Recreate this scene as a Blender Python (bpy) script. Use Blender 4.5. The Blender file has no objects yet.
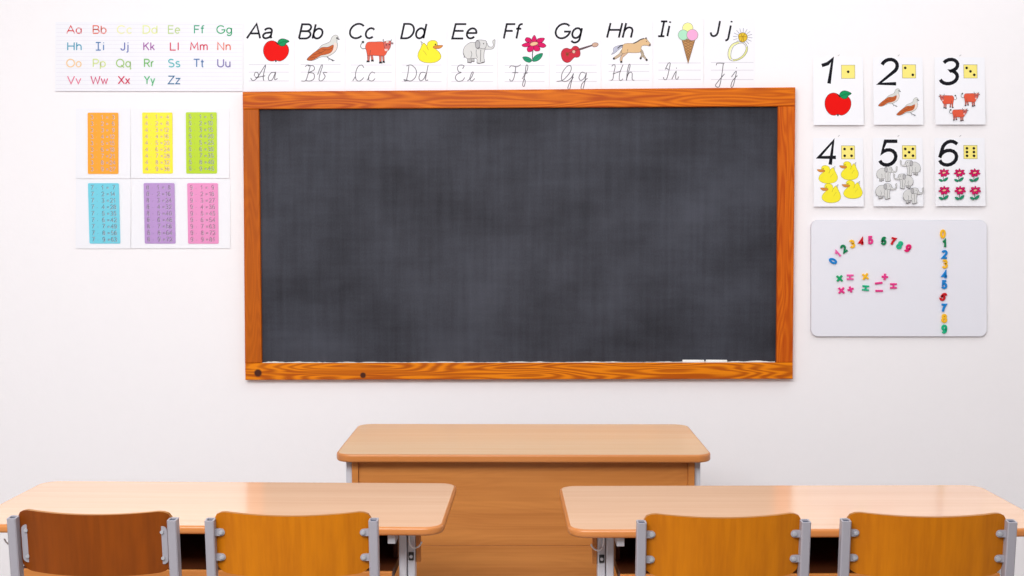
import bpy, math, random
from mathutils import Vector, Matrix
random.seed(7)
SC = bpy.context.scene
COL = SC.collection

# ------------------------------------------------------------------ camera
FPX = 1185.0                      # focal length in pixels of the 1024x576 frame
CAM_Z = 1.50
PITCH = math.atan(63 / FPX)       # looking slightly down
YAW = math.atan(7 / FPX)
cam_d = bpy.data.cameras.new('camera')
cam = bpy.data.objects.new('camera', cam_d)
COL.objects.link(cam)
cam.location = (0, 0, CAM_Z)
cam.rotation_euler = (math.pi / 2 - PITCH, 0, YAW)
cam_d.sensor_fit = 'HORIZONTAL'
cam_d.sensor_width = 36.0
cam_d.lens = FPX * 36.0 / 1024.0
cam_d.clip_start = 0.05
SC.camera = cam

# ------------------------------------------------------------------ light
SC.view_settings.view_transform = 'Standard'
SC.view_settings.look = 'None'
SC.view_settings.gamma = 1.0
SC.view_settings.use_curve_mapping = False
SC.view_settings.exposure = 0.03
world = bpy.data.worlds.new('world')
SC.world = world
world.use_nodes = True
world.node_tree.nodes['Background'].inputs[0].default_value = (0.95, 0.97, 1.0, 1)
world.node_tree.nodes['Background'].inputs[1].default_value = 0.16


def area_light(name, loc, target, sx, sy, power, colour=(1, 1, 1)):
    d = bpy.data.lights.new(name, 'AREA')
    d.shape = 'RECTANGLE'
    d.size = sx
    d.size_y = sy
    d.energy = power
    d.color = colour
    o = bpy.data.objects.new(name, d)
    COL.objects.link(o)
    o.location = loc
    o.rotation_euler = (Vector(target) - Vector(loc)).to_track_quat('-Z', 'Y').to_euler()
    return o


area_light('ceiling_light', (0.5, 2.65, 3.6), (0.3, 3.1, 0.0), 5.5, 2.2, 62, (0.985, 0.993, 0.998))
area_light('front_fill_light', (-1.0, 0.2, 3.3), (-0.3, 4.7, -0.9), 3.2, 1.4, 172, (0.985, 0.993, 0.998))  # added fill above the camera to brighten front-facing surfaces, no real fitting
area_light('window_light', (-3.6, 1.4, 1.8), (0.6, 4.0, 1.0), 2.2, 1.6, 7, (0.97, 0.98, 1.0))

# ------------------------------------------------------------------ picking a place
ROT = cam.rotation_euler.to_matrix()
WALL_Y = 4.95


def at(px, py, Y):
    """the point of the vertical plane y = Y that the photograph shows at px, py"""
    d = ROT @ Vector(((px - 512) / FPX, -(py - 288) / FPX, -1))
    t = Y / d.y
    return Vector((d.x * t, Y, CAM_Z + d.z * t))


# ------------------------------------------------------------------ helpers
def srgb(r, g, b):
    def f(c):
        c /= 255.0
        return c / 12.92 if c <= 0.04045 else ((c + 0.055) / 1.055) ** 2.4
    return (f(r), f(g), f(b), 1.0)


_mats = {}


def plain(name, rgb, rough=0.6, metal=0.0, bump=0.0, spec=0.5, coat=0.0, vary=0.0):
    key = name
    if key in _mats:
        return _mats[key]
    m = bpy.data.materials.new(name)
    m.use_nodes = True
    nt = m.node_tree
    b = nt.nodes['Principled BSDF']
    b.inputs['Base Color'].default_value = srgb(*rgb)
    b.inputs['Roughness'].default_value = rough
    b.inputs['Metallic'].default_value = metal
    b.inputs['Specular IOR Level'].default_value = spec
    b.inputs['Coat Weight'].default_value = coat
    tc = nt.nodes.new('ShaderNodeTexCoord')
    n = nt.nodes.new('ShaderNodeTexNoise')
    n.inputs['Scale'].default_value = 30
    n.inputs['Detail'].default_value = 3
    nt.links.new(tc.outputs['Object'], n.inputs['Vector'])
    if vary:
        mx = nt.nodes.new('ShaderNodeMix')
        mx.data_type = 'RGBA'
        c = srgb(*rgb)
        mx.inputs[6].default_value = tuple(v * (1 - vary) for v in c[:3]) + (1,)
        mx.inputs[7].default_value = tuple(min(1, v * (1 + vary)) for v in c[:3]) + (1,)
        nt.links.new(n.outputs['Fac'], mx.inputs[0])
        nt.links.new(mx.outputs[2], b.inputs['Base Color'])
    if bump:
        n2 = nt.nodes.new('ShaderNodeTexNoise')
        n2.inputs['Scale'].default_value = 90
        n2.inputs['Detail'].default_value = 5
        nt.links.new(tc.outputs['Object'], n2.inputs['Vector'])
        bp = nt.nodes.new('ShaderNodeBump')
        bp.inputs['Strength'].default_value = bump
        bp.inputs['Distance'].default_value = 0.004
        nt.links.new(n2.outputs['Fac'], bp.inputs['Height'])
        nt.links.new(bp.outputs['Normal'], b.inputs['Normal'])
    _mats[key] = m
    return m


def wood(name, dark, light, axis='X', scale=1.0, rough=0.35, spec=0.5, contrast=1.0, figure=0.0, knots=(), coat=0.0,
         fine=1.0, offset=(0, 0, 0)):
    """grain runs along axis; figure adds wavy cathedral rings; knots = [(x, z, r)] in object space"""
    m = bpy.data.materials.new(name)
    m.use_nodes = True
    nt = m.node_tree
    L = nt.links.new
    b = nt.nodes['Principled BSDF']
    b.inputs['Roughness'].default_value = rough
    b.inputs['Specular IOR Level'].default_value = spec
    b.inputs['Coat Weight'].default_value = coat
    b.inputs['Coat Roughness'].default_value = 0.12
    tc = nt.nodes.new('ShaderNodeTexCoord')
    mp = nt.nodes.new('ShaderNodeMapping')
    long_, across = 1.2 * scale, 42.0 * scale
    mp.inputs['Scale'].default_value = {'X': (long_, across, across), 'Y': (across, long_, across),
                                        'Z': (across, across, long_)}[axis]
    mp.inputs['Location'].default_value = offset
    L(tc.outputs['Object'], mp.inputs['Vector'])
    n1 = nt.nodes.new('ShaderNodeTexNoise')
    n1.inputs['Scale'].default_value = 1.0
    n1.inputs['Detail'].default_value = 4
    n1.inputs['Roughness'].default_value = 0.6
    n1.inputs['Distortion'].default_value = 0.3
    L(mp.outputs[0], n1.inputs['Vector'])
    mp2 = nt.nodes.new('ShaderNodeMapping')
    l2, a2 = 3.0 * scale, 260.0 * scale
    mp2.inputs['Scale'].default_value = {'X': (l2, a2, a2), 'Y': (a2, l2, a2), 'Z': (a2, a2, l2)}[axis]
    L(tc.outputs['Object'], mp2.inputs['Vector'])
    n2 = nt.nodes.new('ShaderNodeTexNoise')
    n2.inputs['Scale'].default_value = 1.0
    n2.inputs['Detail'].default_value = 2
    L(mp2.outputs[0], n2.inputs['Vector'])
    ad = nt.nodes.new('ShaderNodeMath')
    ad.operation = 'MULTIPLY_ADD'
    ad.inputs[1].default_value = 0.35 * fine
    L(n2.outputs['Fac'], ad.inputs[0])
    L(n1.outputs['Fac'], ad.inputs[2])
    fac = ad.outputs[0]
    if figure:
        mp3 = nt.nodes.new('ShaderNodeMapping')
        l3, a3 = 1.5, 15.0
        mp3.inputs['Scale'].default_value = {'X': (l3, a3, a3), 'Y': (a3, l3, a3), 'Z': (a3, a3, l3)}[axis]
        mp3.inputs['Location'].default_value = offset
        L(tc.outputs['Object'], mp3.inputs['Vector'])
        n3 = nt.nodes.new('ShaderNodeTexNoise')
        n3.inputs['Scale'].default_value = 1.0
        n3.inputs['Detail'].default_value = 1.5
        L(mp3.outputs[0], n3.inputs['Vector'])
        mu = nt.nodes.new('ShaderNodeMath')
        mu.operation = 'MULTIPLY'
        mu.inputs[1].default_value = 85.0
        L(n3.outputs['Fac'], mu.inputs[0])
        si = nt.nodes.new('ShaderNodeMath')
        si.operation = 'SINE'
        L(mu.outputs[0], si.inputs[0])
        f2 = nt.nodes.new('ShaderNodeMath')
        f2.operation = 'MULTIPLY_ADD'
        f2.inputs[1].default_value = 0.16 * figure
        L(si.outputs[0], f2.inputs[0])
        L(fac, f2.inputs[2])
        fac = f2.outputs[0]
    mr = nt.nodes.new('ShaderNodeMapRange')
    mid = 0.5 + 0.175 * fine
    mr.inputs['From Min'].default_value = mid - 0.28 / contrast
    mr.inputs['From Max'].default_value = mid + 0.28 / contrast
    L(fac, mr.inputs['Value'])
    mx = nt.nodes.new('ShaderNodeMix')
    mx.data_type = 'RGBA'
    mx.inputs[6].default_value = srgb(*dark)
    mx.inputs[7].default_value = srgb(*light)
    L(mr.outputs[0], mx.inputs[0])
    col = mx.outputs[2]
    for (kx, kz, kr) in knots:
        sep = nt.nodes.new('ShaderNodeSeparateXYZ')
        L(tc.outputs['Object'], sep.inputs[0])
        cb = nt.nodes.new('ShaderNodeCombineXYZ')
        L(sep.outputs[0], cb.inputs[0])
        L(sep.outputs[2], cb.inputs[1])
        ds = nt.nodes.new('ShaderNodeVectorMath')
        ds.operation = 'DISTANCE'
        ds.inputs[1].default_value = (kx, kz, 0)
        L(cb.outputs[0], ds.inputs[0])
        k = nt.nodes.new('ShaderNodeMapRange')
        k.inputs['From Min'].default_value = kr * 0.75
        k.inputs['From Max'].default_value = kr * 1.15
        k.inputs['To Min'].default_value = 1
        k.inputs['To Max'].default_value = 0
        L(ds.outputs['Value'], k.inputs['Value'])
        m2 = nt.nodes.new('ShaderNodeMix')
        m2.data_type = 'RGBA'
        L(k.outputs[0], m2.inputs[0])
        L(col, m2.inputs[6])
        m2.inputs[7].default_value = srgb(74, 34, 20)
        col = m2.outputs[2]
    L(col, b.inputs['Base Color'])
    bp = nt.nodes.new('ShaderNodeBump')
    bp.inputs['Strength'].default_value = 0.05
    bp.inputs['Distance'].default_value = 0.002
    L(n2.outputs['Fac'], bp.inputs['Height'])
    L(bp.outputs['Normal'], b.inputs['Normal'])
    return m


class MB:
    """collects shapes in world coordinates; build() links them as one mesh"""

    def __init__(self):
        self.v, self.f, self.m, self.s = [], [], [], []

    def face(self, pts, mi=0, smooth=False):
        i = len(self.v)
        self.v += [Vector(p) for p in pts]
        self.f.append(tuple(range(i, i + len(pts))))
        self.m.append(mi)
        self.s.append(smooth)

    def grid(self, rows, closed_u=False, closed_v=False, mi=0, smooth=True):
        """rows: list of equal-length point rings sharing vertices"""
        i = len(self.v)
        n, k = len(rows), len(rows[0])
        for r in rows:
            self.v += [Vector(p) for p in r]
        for a in range(n if closed_v else n - 1):
            for b in range(k if closed_u else k - 1):
                a2, b2 = (a + 1) % n, (b + 1) % k
                self.f.append((i + a * k + b, i + a * k + b2, i + a2 * k + b2, i + a2 * k + b))
                self.m.append(mi)
                self.s.append(smooth)

    def box(self, x0, x1, y0, y1, z0, z1, mi=0):
        c = [(x0, y0, z0), (x1, y0, z0), (x1, y1, z0), (x0, y1, z0), (x0, y0, z1), (x1, y0, z1), (x1, y1, z1), (x0, y1, z1)]
        for q in ((0, 3, 2, 1), (4, 5, 6, 7), (0, 1, 5, 4), (1, 2, 6, 5), (2, 3, 7, 6), (3, 0, 4, 7)):
            self.face([c[k] for k in q], mi)

    def rbox(self, x0, x1, y0, y1, z0, z1, r=0.002, mi=0):
        """box with chamfered edges"""
        def ring(z, e):
            a = r - e
            ax0, ax1, ay0, ay1 = x0 + e, x1 - e, y0 + e, y1 - e
            k = r
            return [(ax0 + k - 0, ay0, z), (ax1 - k, ay0, z), (ax1, ay0 + k, z), (ax1, ay1 - k, z),
                    (ax1 - k, ay1, z), (ax0 + k, ay1, z), (ax0, ay1 - k, z), (ax0, ay0 + k, z)]
        rings = [ring(z0, r), ring(z0 + r, 0), ring(z1 - r, 0), ring(z1, r)]
        self.grid(rings, closed_u=True, mi=mi, smooth=False)
        self.face(list(reversed(rings[0])), mi)
        self.face(rings[-1], mi)

    def tube(self, path, r, n=10, mi=0, caps=True, square=None):
        """round tube of radius r, or rectangular tube when square = (half width, half depth, side vector)"""
        path = [Vector(p) for p in path]
        rings = []
        for k, p in enumerate(path):
            d = (path[min(k + 1, len(path) - 1)] - path[max(k - 1, 0)]).normalized()
            if square:
                side = Vector(square[2])
                side = (side - d * side.dot(d)).normalized()
                up = d.cross(side)
                hw, hd = square[0], square[1]
                c = min(hw, hd) * 0.22
                prof = [(-hw + c, -hd), (hw - c, -hd), (hw, -hd + c), (hw, hd - c), (hw - c, hd), (-hw + c, hd),
                        (-hw, hd - c), (-hw, -hd + c)]
                rings.append([p + side * a + up * b for a, b in prof])
            else:
                ref = Vector((0, 0, 1)) if abs(d.z) < 0.9 else Vector((1, 0, 0))
                side = d.cross(ref).normalized()
                up = side.cross(d)
                rings.append([p + side * (r * math.cos(2 * math.pi * j / n)) + up * (r * math.sin(2 * math.pi * j / n))
                              for j in range(n)])
        self.grid(rings, closed_u=True, mi=mi, smooth=not square)
        if caps:
            self.face(list(reversed(rings[0])), mi)
            self.face(rings[-1], mi)
        return rings

    def slab(self, x0, x1, y0, y1, z0, z1, rc, re, mi_top=0, mi_edge=1):
        """horizontal board with rounded corners (rc, list of four allowed) and rounded edge (re)"""
        if not isinstance(rc, (list, tuple)):
            rc = [rc] * 4

        def ring(z, e):
            pts = []
            for (cx, cy, a0, r) in ((x1, y0, -90, rc[1]), (x1, y1, 0, rc[2]), (x0, y1, 90, rc[3]), (x0, y0, 180, rc[0])):
                ox = cx - r if cx == x1 else cx + r
                oy = cy - r if cy == y1 else cy + r
                for j in range(9):
                    a = math.radians(a0 + j * 90 / 8)
                    pts.append((ox + (r - e) * math.cos(a), oy + (r - e) * math.sin(a), z))
            return pts
        rings = []
        for j in range(5):
            a = math.radians(-90 + j * 22.5)
            rings.append(ring(z0 + re + re * math.sin(a), re - re * math.cos(a)))
        for j in range(5):
            a = math.radians(j * 22.5)
            rings.append(ring(z1 - re + re * math.sin(a), re - re * math.cos(a)))
        self.grid(rings, closed_u=True, mi=mi_edge)
        self.face(list(reversed(rings[0])), mi_edge)
        self.face(rings[-1], mi_top)

    def build(self, name, mats, parent=None, loc=None):
        base = Vector((0, 0, 0))
        if parent is not None:
            base = Vector(parent['_base'])
        elif loc is not None:
            base = Vector(loc)
        me = bpy.data.meshes.new(name)
        me.from_pydata([v - base for v in self.v], [], self.f)
        if not isinstance(mats, (list, tuple)):
            mats = [mats]
        for m in mats:
            me.materials.append(m)
        for p, mi, s in zip(me.polygons, self.m, self.s):
            p.material_index = mi
            p.use_smooth = s
        me.update()
        o = bpy.data.objects.new(name, me)
        COL.objects.link(o)
        if parent is not None:
            o.parent = parent
            o['_base'] = tuple(base)
        elif loc is not None:
            o.location = loc
            o['_base'] = tuple(loc)
        else:
            o['_base'] = (0.0, 0.0, 0.0)
        return o


def tag(o, label, cat, group=None):
    o['label'] = label
    o['category'] = cat
    if group:
        o['group'] = group
    return o


def thing(name, label, cat, loc, group=None):
    o = bpy.data.objects.new(name, None)
    o.empty_display_size = 0.05
    COL.objects.link(o)
    o.location = loc
    o['_base'] = tuple(loc)
    return tag(o, label, cat, group)


def struct(o):
    o['kind'] = 'structure'
    return o


# ------------------------------------------------------------------ flat drawing helpers (printed pictures, in picture pixels)
def smooth(pts, closed=False, n=5):
    """Catmull-Rom through the points"""
    out = []
    k = len(pts)
    segs = k if closed else k - 1
    for i in range(segs):
        p1, p2 = pts[i], pts[(i + 1) % k]
        p0 = pts[(i - 1) % k] if closed or i > 0 else p1
        p3 = pts[(i + 2) % k] if closed or i + 2 < k else p2
        for j in range(n):
            t = j / n
            out.append(tuple(0.5 * (2 * p1[c] + (p2[c] - p0[c]) * t + (2 * p0[c] - 5 * p1[c] + 4 * p2[c] - p3[c]) * t * t
                                    + (3 * p1[c] - p0[c] - 3 * p2[c] + p3[c]) * t ** 3) for c in (0, 1)))
    if not closed:
        out.append(tuple(pts[-1]))
    return out


def sides(pts, w, closed=False):
    """the two edges of a stroke of width w"""
    pts = [Vector(p) for p in pts]
    clean = [pts[0]]
    for p in pts[1:]:
        if (p - clean[-1]).length > 1e-6:
            clean.append(p)
    if closed and (clean[0] - clean[-1]).length < 1e-6:
        clean.pop()
    pts = clean
    k = len(pts)
    if k < 2:
        p = pts[0]
        return [p + Vector((-w / 2, -w / 2)), p + Vector((w / 2, -w / 2))], [p + Vector((-w / 2, w / 2)), p + Vector((w / 2, w / 2))]
    L, R = [], []
    for i in range(k):
        a = pts[(i - 1) % k] if closed or i else None
        b = pts[(i + 1) % k] if closed or i < k - 1 else None
        d1 = (pts[i] - a).normalized() if a is not None else None
        d2 = (b - pts[i]).normalized() if b is not None else None
        if d1 is None:
            d1 = d2
        if d2 is None:
            d2 = d1
        n1 = Vector((-d1.y, d1.x))
        n2 = Vector((-d2.y, d2.x))
        n = n1 + n2
        if n.length < 0.3:
            n = n1 * 1.0
        else:
            n.normalize()
        s = 1.0 / max(0.55, n.dot(n1))
        L.append(pts[i] + n * (w / 2 * s))
        R.append(pts[i] - n * (w / 2 * s))
    return L, R


INKS = []            # ink materials in order of first use


def ink(rgb, rough=0.55):
    nm = 'ink_%d_%d_%d' % rgb
    return plain(nm, rgb, rough, spec=0.08)


class Print:
    """ink shapes lying on a sheet; surf(px, py, off) gives the 3D point"""

    def __init__(self, surf):
        self.mb, self.surf, self.k, self.mats = MB(), surf, 0, []

    def mi(self, rgb):
        m = ink(rgb)
        if m not in self.mats:
            self.mats.append(m)
        return self.mats.index(m)

    def up(self):
        self.k += 1
        return 0.0004 + 0.00006 * self.k

    def fill(self, pts, rgb):
        o = self.up()
        self.mb.face([self.surf(x, y, o) for x, y in pts], self.mi(rgb))

    def line(self, pts, rgb, w, closed=False):
        o = self.up()
        L, R = sides(pts, w, closed)
        n = len(L)
        mi = self.mi(rgb)
        for i in range(n if closed else n - 1):
            j = (i + 1) % n
            self.mb.face([self.surf(p.x, p.y, o) for p in (L[i], L[j], R[j], R[i])], mi)

    def lines(self, strokes, rgb, w):
        for s in strokes:
            cl = len(s) > 2 and abs(s[0][0] - s[-1][0]) < 1e-6 and abs(s[0][1] - s[-1][1]) < 1e-6
            self.line(s[:-1] if cl else s, rgb, w, cl)
            self.k -= 1
        self.k += 1

    def disc(self, cx, cy, r, rgb, ry=None, line=None, lw=0.4):
        ry = ry or r
        pts = [(cx + r * math.cos(a * math.pi / 10), cy + ry * math.sin(a * math.pi / 10)) for a in range(20)]
        self.fill(pts, rgb)
        if line:
            self.line(pts, line, lw, True)

    def build(self, name, parent):
        if self.mb.v:
            return self.mb.build(name, self.mats, parent)


# ------------------------------------------------------------------ stroke letters (cap height 1, x height 0.7)
def arc(cx, cy, rx, ry, a0, a1, n=12):
    return [(cx + rx * math.cos(math.radians(a0 + (a1 - a0) * i / n)), cy + ry * math.sin(math.radians(a0 + (a1 - a0) * i / n)))
            for i in range(n + 1)]


G = {
    'A': (0.86, [[(0, 0), (.43, 1), (.86, 0)], [(.15, .34), (.71, .34)]]),
    'B': (0.72, [[(.05, 0), (.05, 1), (.4, 1)] + arc(.42, .76, .23, .24, 90, -90) + [(.05, .52)], [(.05, .52), (.42, .52)] + arc(.44, .26, .27, .26, 90, -90) + [(.05, 0)]]),
    'C': (0.88, [arc(.48, .5, .44, .5, 42, 318, 18)]),
    'D': (0.80, [[(.05, 0), (.05, 1), (.35, 1)] + arc(.35, .5, .42, .5, 90, -90, 16) + [(.05, 0)]]),
    'E': (0.68, [[(.66, 1), (.05, 1), (.05, 0), (.68, 0)], [(.05, .53), (.6, .53)]]),
    'F': (0.62, [[(.62, 1), (.05, 1), (.05, 0)], [(.05, .53), (.54, .53)]]),
    'G': (0.92, [arc(.48, .5, .44, .5, 42, 345, 18) + [(.91, .46), (.55, .46)]]),
    'H': (0.76, [[(.05, 0), (.05, 1)], [(.71, 0), (.71, 1)], [(.05, .53), (.71, .53)]]),
    'I': (0.44, [[(.22, 0), (.22, 1)], [(0, 1), (.44, 1)], [(0, 0), (.44, 0)]]),
    'J': (0.52, [[(.46, 1), (.46, .26)] + arc(.23, .25, .23, .25, 0, -180, 10)]),
    'K': (0.72, [[(.05, 0), (.05, 1)], [(.66, 1), (.05, .4)], [(.27, .62), (.7, 0)]]),
    'L': (0.56, [[(.05, 1), (.05, 0), (.56, 0)]]),
    'M': (0.92, [[(.05, 0), (.12, 1), (.46, .25), (.8, 1), (.87, 0)]]),
    'N': (0.76, [[(.05, 0), (.05, 1), (.71, 0), (.71, 1)]]),
    'O': (0.92, [arc(.46, .5, .44, .5, 0, 360, 22)]),
    'P': (0.66, [[(.05, 0), (.05, 1), (.38, 1)] + arc(.38, .73, .26, .27, 90, -90) + [(.05, .46)]]),
    'Q': (0.94, [arc(.46, .5, .44, .5, 0, 360, 22), [(.58, .24), (.92, -.08)]]),
    'R': (0.70, [[(.05, 0), (.05, 1), (.38, 1)] + arc(.38, .75, .26, .25, 90, -90) + [(.05, .5)], [(.36, .5), (.68, 0)]]),
    'S': (0.66, [arc(.34, .75, .28, .25, 35, 270, 10) + arc(.34, .25, .3, .25, 90, -145, 12)]),
    'T': (0.70, [[(0, 1), (.7, 1)], [(.35, 1), (.35, 0)]]),
    'U': (0.74, [[(.05, 1), (.05, .32)] + arc(.37, .32, .32, .32, 180, 360, 10) + [(.69, 1)]]),
    'V': (0.76, [[(0, 1), (.38, 0), (.76, 1)]]),
    'W': (1.10, [[(0, 1), (.28, 0), (.55, .85), (.82, 0), (1.1, 1)]]),
    'X': (0.74, [[(0, 1), (.74, 0)], [(.74, 1), (0, 0)]]),
    'Y': (0.70, [[(0, 1), (.35, .48), (.7, 1)], [(.35, .48), (.35, 0)]]),
    'Z': (0.70, [[(.02, 1), (.68, 1), (0, 0), (.7, 0)]]),
    'a': (0.62, [arc(.3, .35, .28, .35, 0, 360, 16), [(.58, .7), (.58, 0)]]),
    'a2': (0.60, [arc(.3, .5, .24, .2, 165, 0, 8) + [(.54, .14), (.6, 0)], [(.54, .42), (.26, .38)] + arc(.24, .19, .21, .19, 90, 300, 8) + [(.44, .06), (.54, .2)]]),
    'b': (0.60, [[(.05, 1), (.05, 0)], arc(.32, .35, .27, .35, 0, 360, 16)]),
    'c': (0.54, [arc(.3, .35, .27, .35, 42, 318, 12)]),
    'd': (0.62, [arc(.3, .35, .27, .35, 0, 360, 16), [(.57, 1), (.57, 0)]]),
    'e': (0.58, [[(.03, .38), (.56, .38)] + arc(.3, .36, .27, .35, 5, 318, 14)]),
    'f': (0.36, [[(.38, 1)] + arc(.3, .82, .15, .18, 90, 180, 5) + [(.15, 0)], [(0, .68), (.34, .68)]]),
    'g': (0.60, [arc(.3, .36, .26, .34, 0, 360, 16), [(.56, .7), (.56, -.05)] + arc(.31, -.05, .25, .24, 0, -155, 8)]),
    'h': (0.56, [[(.05, 1), (.05, 0)], [(.05, .42)] + arc(.29, .44, .22, .26, 170, 0, 8) + [(.51, 0)]]),
    'i': (0.16, [[(.08, .7), (.08, 0)], [(.08, .9), (.08, 1.0)]]),
    'j': (0.22, [[(.2, .7), (.2, -.12)] + arc(.05, -.12, .15, .16, 0, -100, 5), [(.2, .9), (.2, 1.0)]]),
    'k': (0.52, [[(.05, 1), (.05, 0)], [(.46, .68), (.05, .26)], [(.2, .42), (.5, 0)]]),
    'l': (0.14, [[(.07, 1), (.07, 0)]]),
    'm': (0.86, [[(.05, .7), (.05, 0)], [(.05, .45)] + arc(.24, .48, .18, .22, 170, 0, 7) + [(.42, 0)], [(.42, .45)] + arc(.62, .48, .18, .22, 170, 0, 7) + [(.8, 0)]]),
    'n': (0.56, [[(.05, .7), (.05, 0)], [(.05, .42)] + arc(.29, .44, .22, .26, 170, 0, 8) + [(.51, 0)]]),
    'o': (0.60, [arc(.3, .35, .27, .35, 0, 360, 16)]),
    'p': (0.60, [[(.05, .7), (.05, -.28)], arc(.32, .35, .27, .35, 0, 360, 16)]),
    'q': (0.62, [arc(.3, .35, .27, .35, 0, 360, 16), [(.57, .7), (.57, -.28), (.66, -.2)]]),
    'r': (0.36, [[(.05, .7), (.05, 0)], [(.05, .42)] + arc(.28, .44, .22, .26, 170, 80, 5)]),
    's': (0.48, [arc(.25, .53, .2, .17, 35, 270, 8) + arc(.25, .18, .21, .18, 90, -145, 9)]),
    't': (0.36, [[(.15, .95), (.15, .12)] + arc(.27, .12, .12, .12, 180, 280, 5), [(0, .68), (.34, .68)]]),
    'u': (0.56, [[(.05, .7), (.05, .26)] + arc(.28, .26, .23, .26, 180, 340, 8), [(.51, .7), (.51, 0)]]),
    'v': (0.52, [[(0, .7), (.26, 0), (.52, .7)]]),
    'w': (0.76, [[(0, .7), (.2, 0), (.38, .6), (.56, 0), (.76, .7)]]),
    'x': (0.50, [[(0, .7), (.5, 0)], [(.5, .7), (0, 0)]]),
    'y': (0.52, [[(0, .7), (.27, .05)], [(.52, .7), (.16, -.28)]]),
    'z': (0.50, [[(.02, .7), (.48, .7), (0, 0), (.5, 0)]]),
    '0': (0.56, [arc(.28, .5, .26, .5, 0, 360, 20)]),
    '1': (0.40, [[(.02, .74), (.2, .82), (.33, 1), (.33, 0)]]),
    '2': (0.62, [arc(.31, .71, .27, .29, 165, -38, 10) + [(.03, 0), (.62, 0)]]),
    '3': (0.60, [arc(.29, .76, .24, .24, 155, -80, 10) + arc(.29, .27, .28, .27, 85, -158, 12)]),
    '4': (0.62, [[(.45, 0), (.45, 1), (0, .31), (.62, .31)]]),
    '5': (0.60, [[(.55, 1), (.14, 1), (.07, .5)] + arc(.29, .32, .28, .32, 128, -155, 12)]),
    '6': (0.60, [[(.52, .88)] + arc(.32, .66, .24, .34, 55, 180, 6) + [(.05, .35)] + arc(.3, .31, .26, .31, 180, -160, 14)]),
    '7': (0.58, [[(0, 1), (.58, 1), (.3, .5), (.18, 0)]]),
    '8': (0.58, [arc(.29, .76, .22, .24, -90, 270, 14), arc(.29, .26, .27, .26, 90, 450, 14)]),
    '9': (0.60, [[(.06, .1)] + arc(.26, .34, .26, .34, -125, 0, 6) + [(.55, .66)] + arc(.29, .69, .26, .31, 0, 340, 14)]),
    '.': (0.20, [[(.1, .32), (.1, .42)]]),
    '=': (0.50, [[(0, .3), (.5, .3)], [(0, .55), (.5, .55)]]),
    'x_op': (0.56, [[(.02, .77), (.54, .23)], [(.54, .77), (.02, .23)]]),
    'plus': (0.60, [[(0, .5), (.6, .5)], [(.3, .8), (.3, .2)]]),
    'minus': (0.72, [[(0, .5), (.72, .5)]]),
    'divide': (0.64, [[(0, .5), (.64, .5)], [(.32, .16), (.32, .84)]]),
    'equals': (0.66, [[(0, .68), (.66, .68)], [(0, .3), (.66, .3)], [(.33, .68), (.33, .3)]]),
}


def word(chars, x0, base, cap, x1=None, gap=0.14, shear=0.0):
    """strokes of a word in picture pixels (y down); stretched to end at x1 when given"""
    out, x = [], 0.0
    for c in chars:
        if c == ' ':
            x += 0.4
            continue
        adv, st = G[c]
        for s in st:
            out.append([(x + px + shear * py, py) for px, py in s])
        x += adv + gap
    lo = min(p[0] for s in out for p in s)
    hi = max(p[0] for s in out for p in s)
    k = cap if x1 is None else (x1 - x0) / (hi - lo)
    return [[(x0 + (px - lo) * k, base - py * cap) for px, py in s] for s in out]


# ------------------------------------------------------------------ room
M_wall = plain('white_wall_paint', (248, 244, 246), 0.75, bump=0.10, spec=0.3, vary=0.008)
M_floor = wood('floor_boards', (150, 142, 136), (176, 168, 162), 'Y', 0.6, 0.5)
RX, RYB = 4.0, -1.5
b = MB()
b.box(-RX - .1, RX + .1, WALL_Y, WALL_Y + .12, -0.1, 3.3)
struct(b.build('wall_front', M_wall))
b = MB()
b.box(-RX - .1, -RX, RYB, WALL_Y, -0.1, 3.3)
struct(b.build('wall_left', M_wall))
b = MB()
b.box(RX, RX + .1, RYB, WALL_Y, -0.1, 3.3)
struct(b.build('wall_right', M_wall))
b = MB()
b.box(-RX, RX, RYB, WALL_Y, -0.1, 0)
struct(b.build('floor', M_floor))
# ------------------------------------------------------------------ blackboard
FR = WALL_Y - 0.034          # front of the wooden frame
SURF = WALL_Y - 0.016        # writing surface
cen = at(519, 235, WALL_Y)
bb = thing('blackboard', 'large dark slate blackboard in an orange wooden frame on the white wall', 'blackboard', (cen.x, WALL_Y, cen.z))


def frame_piece(name, px, mat, y0=FR, y1=WALL_Y - 0.001):
    """a rail given by four picture corners of its front, with softened edges"""
    m = MB()
    fr = [at(x, y, y0) for x, y in px]
    c = sum(fr, Vector()) / 4
    ins = []
    for i, p in enumerate(fr):
        e1 = (fr[(i + 1) % 4] - p).normalized()
        e2 = (fr[(i - 1) % 4] - p).normalized()
        ins.append(p + (e1 + e2) * 0.0025)
    mid = [Vector((p.x, y0 + .0025, p.z)) for p in fr]
    bk = [Vector((p.x, y1, p.z)) for p in fr]
    m.grid([ins, mid, bk], closed_u=True, smooth=False)
    m.face(ins)
    m.face(list(reversed(bk)))
    return m.build(name, mat, bb)


def loc_k(px, py, r):
    p = at(px, py, FR) - Vector(bb['_base'])
    return (p.x, p.z, r)


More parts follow.
